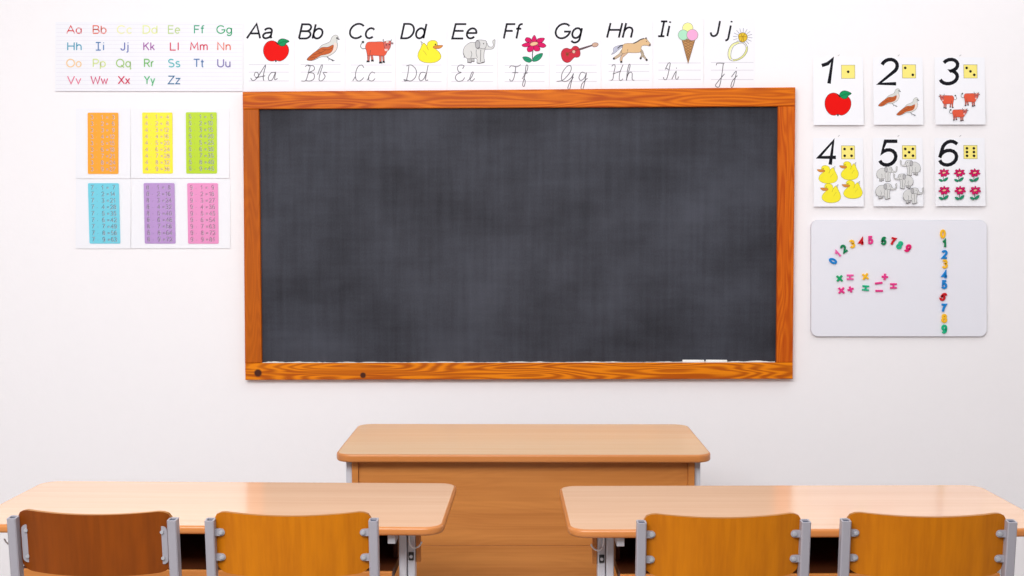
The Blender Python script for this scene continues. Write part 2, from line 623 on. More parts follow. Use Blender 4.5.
OR_D, OR_L = (176, 84, 16), (222, 128, 40)
M_ft = wood('pine_top', (176, 72, 0), (222, 116, 4), 'X', 1.0, 0.5, spec=0.2, figure=1.2, contrast=1.0, offset=(2.3, 1, 4))
M_fb = wood('pine_bottom', (182, 84, 0), (236, 134, 4), 'X', 1.0, 0.5, spec=0.2, figure=1.6, contrast=1.1, offset=(5, 3, 1),
            knots=[loc_k(258, 373, .0165), loc_k(363, 375.3, .0125)])
M_fl = wood('pine_left', (160, 70, 0), (196, 98, 4), 'Z', 0.9, 0.5, spec=0.2, figure=0.5, contrast=1.0, offset=(7, 0, 0))
M_frt = wood('pine_right', (184, 74, 0), (222, 112, 14), 'Z', 0.9, 0.5, spec=0.2, figure=0.9, contrast=1.0, offset=(3, 2, 5))
frame_piece('top_rail', [(242.5, 91.8), (795.5, 87.2), (795.3, 106.2), (242.7, 109)], M_ft)
frame_piece('bottom_rail', [(245.0, 363.2), (792.9, 362.6), (792.9, 379.0), (245.3, 380)], M_fb)
frame_piece('side_rail', [(242.8, 109.2), (258.6, 109.1), (261.6, 363), (244.9, 363.1)], M_fl)
frame_piece('side_rail', [(778.4, 106.4), (795.4, 106.3), (792.9, 362.4), (776.6, 362.5)], M_frt)

M_board = bpy.data.materials.new('slate_with_chalk_haze')
M_board.use_nodes = True
nt = M_board.node_tree
L = nt.links.new
bs = nt.nodes['Principled BSDF']
bs.inputs['Roughness'].default_value = 0.75
bs.inputs['Specular IOR Level'].default_value = 0.3
tc = nt.nodes.new('ShaderNodeTexCoord')


def noise(scale_xyz, detail=3, rough=0.55):
    mp = nt.nodes.new('ShaderNodeMapping')
    mp.inputs['Scale'].default_value = scale_xyz
    L(tc.outputs['Object'], mp.inputs['Vector'])
    n = nt.nodes.new('ShaderNodeTexNoise')
    n.inputs['Scale'].default_value = 1
    n.inputs['Detail'].default_value = detail
    n.inputs['Roughness'].default_value = rough
    L(mp.outputs[0], n.inputs['Vector'])
    return n.outputs['Fac']


def madd(a, k, c):
    n = nt.nodes.new('ShaderNodeMath')
    n.operation = 'MULTIPLY_ADD'
    L(a, n.inputs[0])
    n.inputs[1].default_value = k
    if isinstance(c, float):
        n.inputs[2].default_value = c
    else:
        L(c, n.inputs[2])
    return n.outputs[0]


f = madd(noise((38, 1, 2.2), 3), 0.22, madd(noise((2.2, 1, 3.0), 5), 0.74, madd(noise((3, 1, 40), 2), 0.10, madd(noise((180, 1, 120), 2), .16, 0.0))))
mr = nt.nodes.new('ShaderNodeMapRange')
mr.inputs['From Min'].default_value = 0.42
mr.inputs['From Max'].default_value = 0.80
L(f, mr.inputs['Value'])
mx = nt.nodes.new('ShaderNodeMix')
mx.data_type = 'RGBA'
mx.inputs[6].default_value = srgb(34, 34, 41)
mx.inputs[7].default_value = srgb(70, 72, 82)
L(mr.outputs[0], mx.inputs[0])
L(mx.outputs[2], bs.inputs['Base Color'])
m = MB()
q = [at(x, y, SURF) for x, y in ((254, 104), (783, 101), (780, 366), (256, 367))]
m.face([(p.x, SURF, p.z) for p in q])
m.face([(p.x, WALL_Y - .002, p.z) for p in reversed(q)])
m.grid([[(p.x, SURF, p.z) for p in q], [(p.x, WALL_Y - .002, p.z) for p in q]], closed_u=True, smooth=False)
m.build('writing_surface', M_board, bb)
# chalk dust piled on the ledge of the bottom rail
M_dust = plain('chalk_dust', (226, 222, 216), 0.9)
m = MB()
led = []
for i in range(181):
    x = 262.5 + (775 - 262.5) * i / 180
    yb = 363.2 - .7 * i / 180
    h = 0.6 + 0.7 * abs(math.sin(i * .37) * math.sin(i * .11 + 1)) + random.random() * .5
    if 20 < i < 150:
        h *= 0.75
    led.append((at(x, yb + .6, SURF - .001), at(x, yb - h * 1.15, SURF - .001), at(x, yb - h * .2, SURF - .007)))
m.grid([[a for a, _, _ in led], [c for _, _, c in led], [t for _, t, _ in led]], smooth=False)
m.build('chalk_dust', M_dust, bb)

# chalk sticks on the bottom rail
M_chalk = plain('white_chalk', (244, 242, 238), 0.85)
for x0, x1, lab in ((682.5, 704, 'white chalk stick on the blackboard ledge, left one of the two'),
                    (705.8, 727, 'white chalk stick on the blackboard ledge, nearer the right side of the frame')):
    yc = SURF - .009
    a, c = at(x0, 361.6, yc), at(x1, 361.4, yc)
    base = at(x0, 362, yc)
    m = MB()
    dx = Vector((c.x - a.x, 0, 0))
    rr = .0078
    mid = (a + c) / 2
    pts = [Vector((a.x, yc, mid.z)), Vector((a.x + .001, yc, mid.z)), Vector((c.x - .001, yc, mid.z)), Vector((c.x, yc, mid.z))]
    rings = []
    for p, r in zip(pts, (rr * .85, rr, rr * .93, rr * .8)):
        rings.append([p + Vector((0, r * math.cos(t * math.pi / 7), r * math.sin(t * math.pi / 7))) for t in range(14)])
    m.grid(rings, closed_u=True)
    m.face(list(reversed(rings[0])))
    m.face(rings[-1])
    tag(m.build('chalk_stick', M_chalk, None, (mid.x, yc, mid.z)), lab, 'chalk', 'chalk sticks on the blackboard ledge')

# ------------------------------------------------------------------ paper helpers
M_paper = plain('white_paper', (242, 241, 246), 0.6, spec=0.35)
M_gloss = plain('white_card', (245, 244, 249), 0.5, spec=0.4)


def sheet(name, px, label, cat, group, lift0=0.0015, lift1=0.0015, mat=None, r=0.0, as_thing=True):
    """paper on the wall; lift0/lift1: how far top and bottom edge stand off. Returns thing, surf, top, bottom"""
    x0, y0, x1, y1 = px

    def surf(x, y, off=0.0):
        t = (y - y0) / (y1 - y0)
        lift = lift0 + (lift1 - lift0) * t
        p = at(x, y, WALL_Y)
        return Vector((p.x, WALL_Y - lift - off, p.z))
    base = at((x0 + x1) / 2, y1, WALL_Y)
    base = Vector((base.x, WALL_Y, base.z))
    t = thing(name, label, cat, tuple(base), group)
    out = rrect(x0, y0, x1, y1, r)
    m = MB()
    fr = [surf(x, y, 0.0002) for x, y in out]
    bk = [surf(x, y, -0.0002) for x, y in out]
    m.face(fr)
    m.face(list(reversed(bk)))
    m.grid([fr, bk], closed_u=True, smooth=False)
    return t, surf, m


def rrect(x0, y0, x1, y1, r):
    if r <= 0:
        return [(x0, y0), (x1, y0), (x1, y1), (x0, y1)]
    out = []
    for cx, cy, a0 in ((x1 - r, y0 + r, -90), (x1 - r, y1 - r, 0), (x0 + r, y1 - r, 90), (x0 + r, y0 + r, 180)):
        for j in range(6):
            a = math.radians(a0 + j * 18)
            out.append((cx + r * math.cos(a), cy + r * math.sin(a)))
    return out


# ------------------------------------------------------------------ pictures: every one draws itself through T(u, v) -> picture pixel
BLACK, GREY = (38, 36, 42), (90, 88, 94)


def frame_of(x0, y0, s):
    return lambda pts: [(x0 + u / s, y0 + v / s) for u, v in pts]


def pic_apple(P, T, k=1.0):
    body = smooth([(285, 190), (225, 172), (150, 195), (98, 265), (88, 350), (115, 430), (170, 487), (235, 500), (288, 486),
                   (345, 500), (410, 475), (465, 420), (492, 350), (485, 275), (440, 225), (370, 215), (320, 215)], True, 3)
    P.fill(T(body), (232, 18, 14))
    P.line(T(body), (120, 30, 30), .45 * k, True)
    leaf = smooth([(318, 215), (335, 165), (385, 142), (440, 150), (500, 182), (450, 215), (430, 250), (370, 258)], True, 3)
    P.fill(T(leaf), (22, 150, 90))
    P.line(T(leaf), (20, 70, 50), .5 * k, True)
    P.line(T([(330, 225), (400, 190), (495, 183)]), (20, 80, 55), .35 * k)
    P.line(T([(285, 190), (300, 205), (322, 235)]), (60, 30, 25), .9 * k)
    P.line(T([(286, 480), (288, 512)]), (40, 20, 20), 1.3 * k)


def pic_bird(P, T, k=1.0):
    body = smooth([(80, 470), (160, 390), (250, 320), (320, 245), (400, 212), (455, 180), (475, 125), (520, 85), (565, 90),
                   (585, 135), (560, 175), (572, 250), (545, 330), (490, 385), (400, 430), (310, 432), (200, 480), (130, 492)], True, 3)
    P.fill(T(body), (216, 216, 212))
    P.line(T(body), (110, 105, 105), .38 * k, True)
    breast = smooth([(520, 200), (560, 240), (540, 320), (480, 370), (400, 410), (440, 330), (500, 280)], True, 3)
    P.fill(T(breast), (236, 216, 206))
    wing = smooth([(85, 470), (180, 375), (260, 320), (320, 280), (420, 275), (500, 240), (495, 310), (455, 365), (370, 395),
                   (300, 410), (210, 465), (140, 488)], True, 3)
    P.fill(T(wing), (196, 98, 52))
    P.line(T(wing), (120, 60, 40), .35 * k, True)
    for a in (((180, 400), (300, 370), (380, 320)), ((240, 340), (320, 375)), ((330, 310), (420, 320), (490, 290)), ((130, 450), (230, 430))):
        P.line(T(a), (120, 62, 44), .4 * k)
    P.disc(*T([(562, 132)])[0], .9 * k, (50, 50, 60))
    P.fill(T([(582, 135), (612, 150), (580, 160)]), (70, 66, 76))
    P.line(T([(400, 430), (440, 462), (520, 492)]), (60, 60, 70), .7 * k)
    P.line(T([(440, 462), (425, 485)]), (60, 60, 70), .5 * k)
    P.line(T([(470, 475), (500, 500)]), (50, 50, 60), .7 * k)


def pic_cow(P, T, k=1.0):
    red, dk = (226, 92, 66), (110, 60, 56)
    P.line(T(smooth([(160, 230), (110, 238), (74, 205), (85, 160), (110, 135)], n=3)), (90, 96, 92), .7 * k)
    P.disc(*T([(112, 130)])[0], 1.3 * k, (74, 84, 80))
    for lg in ([(180, 330), (185, 430), (215, 430), (225, 340)], [(235, 340), (250, 425), (280, 425), (270, 335)],
               [(370, 340), (378, 450), (408, 450), (410, 340)], [(420, 330), (430, 440), (456, 440), (450, 330)]):
        P.fill(T(lg), (206, 112, 100))
        P.line(T(lg), dk, .3 * k, True)
    for hf in ([(172, 425), (168, 455), (222, 452), (215, 425)], [(245, 415), (240, 440), (290, 442), (280, 412)],
               [(372, 440), (368, 474), (425, 472), (412, 440)], [(425, 430), (425, 462), (468, 462), (458, 430)]):
        P.fill(T(hf), (46, 44, 48))
    body = smooth([(205, 130), (300, 128), (430, 128), (470, 190), (530, 215), (500, 280), (460, 345), (380, 350), (290, 345),
                   (240, 342), (190, 345), (165, 260), (152, 210), (170, 155)], True, 3)
    P.fill(T(body), red)
    P.line(T(body), dk, .35 * k, True)
    P.line(T([(235, 260), (222, 330)]), dk, .4 * k)
    head = smooth([(445, 130), (500, 115), (555, 115), (560, 160), (545, 225), (505, 270), (465, 235), (450, 180)], True, 3)
    P.fill(T(head), (206, 104, 96))
    P.line(T(head), dk, .35 * k, True)
    P.fill(T([(480, 118), (525, 118), (520, 140), (485, 140)]), (238, 226, 214))
    P.fill(T([(455, 240), (510, 240), (505, 275), (465, 275)]), (232, 200, 196))
    P.line(T(smooth([(450, 130), (436, 108), (438, 82)], n=3)), (80, 86, 84), .7 * k)
    P.line(T(smooth([(545, 118), (562, 108), (570, 90)], n=3)), (80, 86, 84), .7 * k)
    P.fill(T([(555, 130), (600, 140), (595, 170), (560, 160)]), (150, 120, 124))
    P.disc(*T([(487, 175)])[0], .7 * k, (60, 40, 50))
    P.disc(*T([(533, 172)])[0], .7 * k, (60, 40, 50))


def pic_duck(P, T, k=1.0):
    P.line(T([(215, 190), (190, 160), (160, 135), (180, 215)]), (150, 146, 140), .8 * k)
    body = smooth([(215, 165), (250, 195), (270, 215), (285, 160), (330, 125), (385, 115), (440, 135), (460, 185), (435, 250),
                   (430, 275), (490, 330), (522, 400), (500, 460), (430, 505), (340, 520), (230, 512), (145, 475), (108, 410),
                   (115, 340), (150, 270), (180, 200)], True, 3)
    P.fill(T(body), (246, 232, 56))
    P.line(T(body), (168, 156, 60), .5 * k, True)
    P.line(T(smooth([(265, 215), (285, 265), (295, 290)], n=3)), (170, 150, 50), .5 * k)
    P.line(T(smooth([(200, 300), (240, 340), (262, 385)], n=3)), (190, 176, 60), .45 * k)
    beak = smooth([(385, 225), (425, 210), (490, 205), (555, 208), (515, 255), (440, 268), (390, 255)], True, 3)
    P.fill(T(beak), (216, 140, 60))
    P.line(T(beak), (140, 90, 50), .35 * k, True)
    P.disc(*T([(424, 188)])[0], .8 * k, (60, 60, 30))


def pic_elephant(P, T, k=1.0):
    g, dk = (216, 215, 214), (84, 82, 86)
    for lg in ([(150, 370), (155, 455), (215, 462), (220, 360)], [(205, 370), (215, 440), (262, 440), (255, 350)]):
        P.fill(T(lg), (188, 186, 186))
        P.line(T(lg), dk, .35 * k, True)
    body = smooth([(280, 140), (210, 135), (150, 165), (100, 220), (82, 300), (105, 360), (150, 395), (210, 395), (290, 392),
                   (305, 420), (305, 465), (350, 472), (425, 450), (415, 380), (420, 290), (440, 220), (400, 150)], True, 3)
    P.fill(T(body), g)
    P.line(T(body), dk, .4 * k, True)
    P.line(T([(365, 250), (362, 380), (358, 450)]), dk, .5 * k)
    P.line(T(smooth([(295, 250), (290, 310), (310, 380)], n=3)), dk, .4 * k)
    P.line(T(smooth([(205, 270), (222, 320), (205, 385)], n=3)), dk, .4 * k)
    P.line(T([(85, 310), (100, 350), (98, 385)]), dk, .6 * k)
    trunk = smooth([(430, 130), (465, 150), (490, 200), (540, 210), (565, 180), (555, 120), (578, 95), (592, 100), (585, 190),
                    (550, 240), (480, 245), (430, 240), (405, 190)], True, 3)
    P.fill(T(trunk), g)
    P.line(T(trunk), dk, .4 * k, True)
    head = smooth([(290, 115), (330, 98), (400, 100), (455, 120), (450, 200), (420, 240), (360, 230), (310, 215), (280, 170)], True, 3)
    P.fill(T(head), (212, 211, 211))
    P.line(T(head), dk, .4 * k, True)
    ear = smooth([(280, 140), (310, 105), (345, 130), (350, 190), (320, 232), (285, 215)], True, 3)
    P.fill(T(ear), (182, 180, 182))
    P.line(T(ear), dk, .4 * k, True)
    P.line(T(smooth([(345, 215), (330, 240), (310, 235)], n=2)), dk, .4 * k)
    P.disc(*T([(410, 155)])[0], .6 * k, (60, 60, 60))
    for hf in (((150, 455), (215, 462)), ((215, 440), (262, 440)), ((305, 465), (355, 472)), ((360, 468), (425, 448))):
        P.line(T(hf), (70, 68, 70), .7 * k)


def pic_flower(P, T, k=1.0):
    P.line(T([(272, 320), (262, 400), (266, 480)]), (60, 70, 66), .9 * k)
    for lf in ([(108, 436), (150, 428), (205, 440), (255, 485), (215, 520), (150, 500), (118, 465)],
               [(262, 490), (290, 430), (350, 390), (425, 375), (405, 440), (350, 490), (290, 505)]):
        q = smooth(lf, True, 3)
        P.fill(T(q), (40, 150, 108))
        P.line(T(q), (30, 84, 66), .45 * k, True)
    P.line(T([(118, 445), (200, 480), (262, 490), (340, 440), (420, 380)]), (30, 90, 70), .35 * k)
    for pet in ([(250, 180), (262, 130), (292, 85), (322, 130), (325, 185)], [(240, 190), (180, 195), (145, 160), (175, 120), (235, 140)],
                [(335, 190), (340, 150), (390, 130), (455, 135), (430, 185), (380, 210)], [(235, 215), (170, 205), (95, 240), (130, 270), (220, 260)],
                [(350, 215), (420, 205), (480, 250), (440, 282), (370, 265)], [(230, 255), (180, 290), (190, 345), (245, 345), (285, 300), (270, 255)],
                [(290, 255), (290, 320), (330, 340), (380, 325), (378, 280), (340, 250)]):
        q = smooth(pet, True, 3)
        P.fill(T(q), (214, 24, 98))
        P.line(T(q), (130, 24, 70), .5 * k, True)
    P.fill(T(smooth([(235, 190), (335, 190), (345, 250), (285, 265), (225, 245)], True, 3)), (190, 24, 90))
    q = smooth([(225, 225), (270, 195), (330, 195), (352, 218), (315, 245), (250, 255)], True, 3)
    P.fill(T(q), (238, 190, 150))
    P.line(T(q), (150, 80, 80), .4 * k, True)


def pic_guitar(P, T, k=1.0):
    neck = [(415, 225), (650, 155), (660, 180), (430, 262)]
    P.fill(T(neck), (96, 74, 78))
    body = smooth([(285, 225), (315, 190), (370, 185), (415, 225), (435, 300), (425, 360), (385, 385), (330, 385), (290, 425),
                   (240, 470), (185, 478), (125, 440), (95, 360), (98, 290), (140, 235), (200, 220), (250, 238)], True, 3)
    P.fill(T(body), (202, 48, 66))
    P.line(T(body), (120, 40, 50), .5 * k, True)
    P.fill(T([(170, 290), (235, 300), (225, 370), (180, 360)]), (160, 70, 50))
    P.line(T([(185, 330), (225, 325)]), (70, 60, 40), .7 * k)
    P.line(T([(240, 300), (420, 240)]), (140, 60, 56), .8 * k)
    P.disc(*T([(320, 285)])[0], 1.7 * k, (226, 180, 160), line=(120, 60, 56), lw=.4 * k)
    q = smooth([(650, 150), (700, 122), (750, 132), (758, 165), (720, 195), (665, 192)], True, 3)
    P.fill(T(q), (206, 170, 150))
    P.line(T(q), (120, 96, 90), .45 * k, True)


def pic_horse(P, T, k=1.0):
    c, dk = (222, 186, 142), (130, 104, 84)
    tail = smooth([(235, 228), (180, 232), (110, 255), (80, 285), (80, 335), (50, 372), (110, 345), (160, 300), (220, 255)], True, 3)
    P.fill(T(tail), (188, 190, 208))
    P.line(T(tail), (120, 118, 130), .35 * k, True)
    P.line(T([(235, 235), (190, 242), (145, 280)]), (60, 62, 66), 1.0 * k)
    for lg, col in (([(215, 290), (170, 360), (85, 420), (80, 445), (120, 440), (200, 385), (250, 340)], (200, 176, 150)),
                    ([(280, 320), (215, 375), (180, 440), (190, 480), (215, 475), (222, 420), (300, 350)], (212, 178, 150)),
                    ([(490, 290), (530, 320), (545, 380), (595, 450), (570, 450), (515, 390), (490, 330)], (184, 170, 150)),
                    ([(500, 330), (545, 360), (530, 400), (495, 425), (490, 410), (505, 380)], (184, 170, 150))):
        q = smooth(lg, True, 2)
        P.fill(T(q), col)
        P.line(T(q), dk, .3 * k, True)
    body = smooth([(235, 220), (300, 203), (395, 203), (450, 170), (510, 138), (570, 130), (610, 170), (645, 215), (630, 245),
                   (590, 235), (540, 235), (505, 255), (495, 330), (440, 345), (350, 345), (290, 345), (230, 360), (205, 340), (215, 280)], True, 3)
    P.fill(T(body), c)
    P.line(T(body), dk, .35 * k, True)
    P.line(T(smooth([(385, 205), (440, 180), (490, 148), (545, 130)], n=3)), (76, 72, 66), 1.1 * k)
    P.fill(T([(560, 135), (575, 105), (592, 130), (580, 145)]), (90, 78, 70))
    P.fill(T([(618, 215), (648, 215), (645, 245), (620, 245)]), (120, 106, 104))
    P.line(T([(300, 290), (295, 330)]), dk, .4 * k)
    P.disc(*T([(585, 175)])[0], .5 * k, (60, 50, 40))
    for x, y in ((88, 435), (200, 485), (495, 430), (585, 455)):
        P.disc(*T([(x, y)])[0], 1.1 * k, (60, 56, 56))


def pic_icecream(P, T, k=1.0):
    cone = [(115, 255), (275, 262), (192, 550)]
    P.fill(T(cone), (196, 146, 96))
    for i in range(9):
        t = i / 9
        a = (115 + 77 * t, 255 + 295 * t)
        e = (275 - 83 * min(1, t * 1.0 + .0), 262 + 288 * t)
        P.line(T([a, (275 - 83 * max(0, t - .22), 262 + 288 * max(0, t - .22))]), (124, 88, 58), .35 * k)
        P.line(T([e, (115 + 77 * max(0, t - .22), 255 + 295 * max(0, t - .22))]), (124, 88, 58), .35 * k)
    P.line(T(cone), (110, 84, 70), .45 * k, True)
    for (x, y), r, c in (((188, 122), 5.2, (250, 246, 160)), ((135, 205), 5.2, (176, 226, 196)), ((243, 205), 5.6, (246, 172, 214))):
        P.disc(*T([(x, y)])[0], r * k, c, line=(140, 150, 130), lw=.42 * k)


def pic_ring(P, T, k=1.0):
    outer = smooth([(280, 288), (215, 290), (150, 325), (108, 400), (105, 480), (140, 530), (215, 532), (300, 490), (350, 425),
                    (360, 360), (335, 310), (305, 292)], True, 3)
    inner = smooth([(275, 302), (215, 320), (165, 365), (143, 440), (145, 500), (185, 518), (250, 500), (305, 450), (338, 390),
                    (335, 345), (310, 312)], True, 3)
    n = len(outer)
    P.line(T(smooth([(250, 293), (175, 322), (128, 390), (122, 470), (140, 515)], n=3)), (240, 240, 170), 1.8 * k)
    P.line(T(smooth([(348, 350), (345, 400), (310, 465), (240, 512), (170, 526)], n=3)), (232, 232, 150), 1.3 * k)
    P.line(T(outer), (110, 110, 90), .45 * k, True)
    P.line(T(inner), (110, 110, 90), .4 * k, True)
    for a in range(16):
        an = math.radians(a * 22.5 + 5)
        if 60 < (a * 22.5 + 5) < 125:
            continue
        P.line(T([(295 + 72 * math.cos(an), 225 + 66 * math.sin(an)), (295 + 128 * math.cos(an), 225 + 118 * math.sin(an))]), (150, 146, 170), .45 * k)
    q = smooth([(240, 205), (270, 172), (320, 172), (355, 210), (345, 260), (300, 290), (255, 270)], True, 3)
    P.fill(T(q), (226, 190, 56))
    P.line(T(q), (110, 90, 50), .5 * k, True)
    for s in ([(245, 220), (350, 220)], [(270, 175), (290, 220), (280, 280)], [(325, 178), (300, 220), (310, 280)]):
        P.line(T(s), (150, 110, 30), .45 * k)


# ------------------------------------------------------------------ alphabet cards above the blackboard
PENCIL = (104, 100, 108)
ca, cb = frame_of(244, 60, 10.24), frame_of(344, 60, 10.24)
cc, cd, ce = frame_of(444, 60, 10.24), frame_of(544, 60, 9.309), frame_of(654, 60, 9.309)
CURSIVE = {
    'Aa': (ca, [[(70, 185), (90, 212), (125, 195), (170, 130), (222, 52), (205, 130), (198, 185), (205, 212)],
                [(105, 165), (115, 130), (140, 130), (150, 160), (135, 185), (112, 170)], [(130, 180), (170, 172), (218, 162)],
                [(325, 128), (280, 132), (250, 180), (262, 212), (295, 195), (325, 125), (315, 200), (345, 190)]]),
    'Bb': (ca, [[(628, 70), (650, 52), (680, 60)], [(680, 58), (655, 150), (632, 212), (590, 215)],
                [(655, 62), (710, 60), (720, 100), (660, 130)], [(665, 130), (715, 140), (718, 190), (680, 215), (632, 212)],
                [(755, 150), (790, 60), (805, 60), (780, 140), (770, 205), (800, 212), (832, 170), (812, 130), (852, 130)]]),
    'Cc': (cb, [[(205, 80), (180, 52), (140, 75), (118, 150), (128, 205), (165, 215), (205, 180)], [(90, 215), (118, 170)],
                [(318, 135), (285, 125), (255, 165), (255, 205), (290, 215), (320, 190)], [(235, 210), (258, 180)]]),
    'Dd': (cb, [[(665, 60), (655, 140), (640, 205)], [(640, 62), (690, 52), (738, 100), (735, 170), (690, 214), (640, 208), (615, 200), (625, 216), (655, 205)],
                [(835, 130), (790, 130), (768, 180), (785, 214), (820, 190), (845, 130)], [(862, 55), (845, 140), (835, 205), (862, 205)]]),
    'Ee': (cc, [[(190, 90), (205, 60), (165, 52), (138, 80), (150, 120), (175, 128), (130, 150), (118, 190), (145, 218), (190, 210), (212, 180)],
                [(240, 215), (280, 180), (300, 130), (285, 130), (265, 190), (285, 216), (315, 190)]]),
    'Ff': (cc, [[(670, 80), (690, 60), (745, 70), (785, 48)], [(735, 70), (725, 150), (705, 208), (680, 215), (672, 195)], [(700, 130), (760, 130)],
                [(800, 195), (850, 110), (858, 60), (840, 60), (830, 150), (805, 250), (820, 270), (832, 220), (820, 190)], [(815, 145), (860, 130)]]),
    'Gg': (cd, [[(120, 200), (180, 185), (245, 110), (250, 58), (215, 60), (170, 120), (165, 185), (200, 200), (250, 170), (275, 125)],
                [(275, 125), (255, 200), (240, 270), (222, 265), (235, 220), (275, 160)],
                [(385, 125), (350, 115), (325, 160), (340, 190), (375, 170), (395, 120), (380, 200), (362, 270), (345, 265), (355, 220), (405, 170)]]),
    'Hh': (cd, [[(630, 60), (645, 45), (662, 55), (650, 120), (640, 180), (620, 190)], [(735, 45), (705, 120), (700, 180), (715, 192), (735, 175)], [(640, 130), (715, 105)],
                [(765, 190), (800, 60), (790, 45), (775, 110), (768, 190)], [(770, 150), (800, 115), (820, 125), (820, 180), (840, 190)]]),
    'Ii': (ce, [[(105, 88), (130, 35), (150, 32), (138, 100), (118, 175), (95, 182), (88, 160)], [(110, 75), (135, 90)],
                [(165, 180), (205, 105), (200, 165), (215, 180), (230, 155)], [(207, 72), (210, 80)]]),
    'Jj': (ce, [[(580, 50), (590, 30), (655, 32)], [(645, 32), (630, 140), (610, 240), (585, 252), (572, 235), (600, 195), (655, 130)],
                [(720, 160), (765, 105), (745, 210), (730, 252), (715, 245), (730, 195), (775, 145)], [(767, 70), (769, 78)]]),
}
RULES = {'Aa': (ca, 50, 460, (48, 125, 215)), 'Bb': (ca, 580, 990, (48, 125, 218)), 'Cc': (cb, 70, 490, (52, 128, 218)), 'Dd': (cb, 590, 1000, (52, 128, 220)),
         'Ee': (cc, 75, 505, (58, 128, 220)), 'Ff': (cc, 620, 1030, (58, 128, 220)), 'Gg': (cd, 110, 490, (48, 116, 200)), 'Hh': (cd, 600, 980, (42, 106, 190)),
         'Ii': (ce, 40, 435, (28, 95, 182)), 'Jj': (ce, 530, 925, (24, 95, 182))}
CARDS = [
    ('Aa', ['A', 'a2'], (243.4, 20.5, 294.2, 91.2), (247, 38.4, 272), 14.4, pic_apple, (258, 30, 16), 'a red apple'),
    ('Bb', ['B', 'b'], (294.9, 20.5, 345, 91.0), (299, 38.6, 322.6), 14.2, pic_bird, (302, 30, 16), 'a brown-winged bird'),
    ('Cc', ['C', 'c'], (345.6, 20.3, 395.3, 90.8), (350, 38.3, 374.4), 14.4, pic_cow, (356, 34, 16), 'a reddish cow'),
    ('Dd', ['D', 'd'], (395.9, 20.3, 446.9, 90.6), (401.2, 38.4, 426.5), 14.4, pic_duck, (412, 34, 18), 'a yellow duck'),
    ('Ee', ['E', 'e'], (447.6, 20.3, 497.4, 90.4), (452.3, 38.6, 476.4), 14.4, pic_elephant, (458, 34, 16), 'a grey elephant'),
    ('Ff', ['F', 'f'], (498, 20.3, 549, 90.2), (503.8, 38.6, 522.8), 14.4, pic_flower, (516, 30, 16), 'a magenta flower'),
    ('Gg', ['G', 'g'], (549.6, 20.2, 600.8, 89.8), (555.6, 38.4, 582), 14.6, pic_guitar, (556, 36, 18), 'a red guitar'),
    ('Hh', ['H', 'h'], (601.4, 20, 652.6, 89.4), (607, 37.7, 632.4), 14.6, pic_horse, (608, 30, 15.167), 'a running tan horse'),
    ('Ii', ['I', 'i'], (653.2, 18.6, 703.4, 88.9), (658, 36.3, 670.2), 14.8, pic_icecream, (672, 18, 12), 'an ice cream cone with three scoops'),
    ('Jj', ['J', ' ', 'j'], (704, 18.4, 754.6, 88.4), (710.8, 36.2, 731.6), 15.2, pic_ring, (720, 20, 13.09), 'a gold ring with a sparkling stone'),
]
for key, chars, rect, (tx0, tb, tx1), cap, pic, fr, what in CARDS:
    t, surf, m = sheet('alphabet_card', rect, 'white alphabet card printed %s with %s' % (key, what), 'alphabet card',
                       'alphabet cards in the row above the blackboard')
    m.build('card_sheet', M_paper, t)
    P = Print(surf)
    P.lines(word(chars, tx0, tb, cap, tx1, 0.12, 0.2), (34, 32, 40), 1.95)
    P.build('printed_letters', t)
    P = Print(surf)
    pic(P, frame_of(*fr))
    P.build('printed_picture', t)
    T, a, e, ys = RULES[key]
    P = Print(surf)
    for y in ys:
        P.line(T([(a, y), (e, y)]), (208, 203, 214), .5)
    T, st = CURSIVE[key]
    P.lines([T(smooth(s, n=4)) for s in st], PENCIL, .72)
    P.build('handwriting_practice_lines', t)

# ------------------------------------------------------------------ coloured alphabet poster at top left
t, surf, m = sheet('alphabet_poster', (55.5, 22, 243, 91.6), 'wide white alphabet poster with rainbow handwritten letters left of the alphabet cards',
                   'poster', None, 0.001, 0.004)
m.build('poster_sheet', M_paper, t)
P = Print(surf)
for i in range(17):
    P.line([(56.5, 24.5 + i * 4.0), (242, 24.5 + i * 4.0)], (232, 228, 238), .35)
P.line([(56, 91.3), (242.8, 91.3)], (214, 204, 210), .5)
P.build('ruled_lines', t)
P = Print(surf)
ROWS = [
    (33.4, [('Aa', 67, 81.4, (214, 70, 76)), ('Bb', 93.3, 106.2, (226, 104, 84)), ('Cc', 117.5, 131.5, (240, 238, 176)), ('Dd', 143.3, 157, (230, 236, 160)),
            ('Ee', 168.6, 179.8, (196, 216, 150)), ('Ff', 194.6, 204.3, (60, 168, 128)), ('Gg', 217, 231.6, (44, 168, 112))]),
    (50.2, [('Hh', 68, 81.4, (70, 160, 190)), ('Ii', 96, 103.8, (84, 128, 186)), ('Jj', 121.2, 128.2, (96, 108, 180)), ('Kk', 144, 154.6, (176, 108, 178)),
            ('Ll', 170.6, 178.4, (216, 64, 96)), ('Mm', 190.8, 207.4, (220, 56, 88)), ('Nn', 218, 230.4, (232, 116, 90))]),
    (67, [('Oo', 67, 81.4, (244, 204, 150)), ('Pp', 93.6, 105.6, (214, 228, 150)), ('Qq', 116.8, 131.4, (164, 202, 124)), ('Rr', 144.8, 153.8, (120, 192, 108)),
          ('Ss', 169, 180, (80, 184, 190)), ('Tt', 194, 204, (92, 128, 180)), ('Uu', 218, 230.2, (128, 116, 176))]),
    (83.9, [('Vv', 68, 81.2, (232, 120, 150)), ('Ww', 91.4, 108, (216, 64, 116)), ('Xx', 118.8, 130, (214, 52, 92)), ('Yy', 144.8, 155, (96, 190, 130)),
            ('Zz', 168.6, 180.4, (52, 112, 156))]),
]
for base, items in ROWS:
    for s, a, e, col in items:
        P.lines(word(list(s), a, base, 7.6, e, 0.16), col, 1.1)
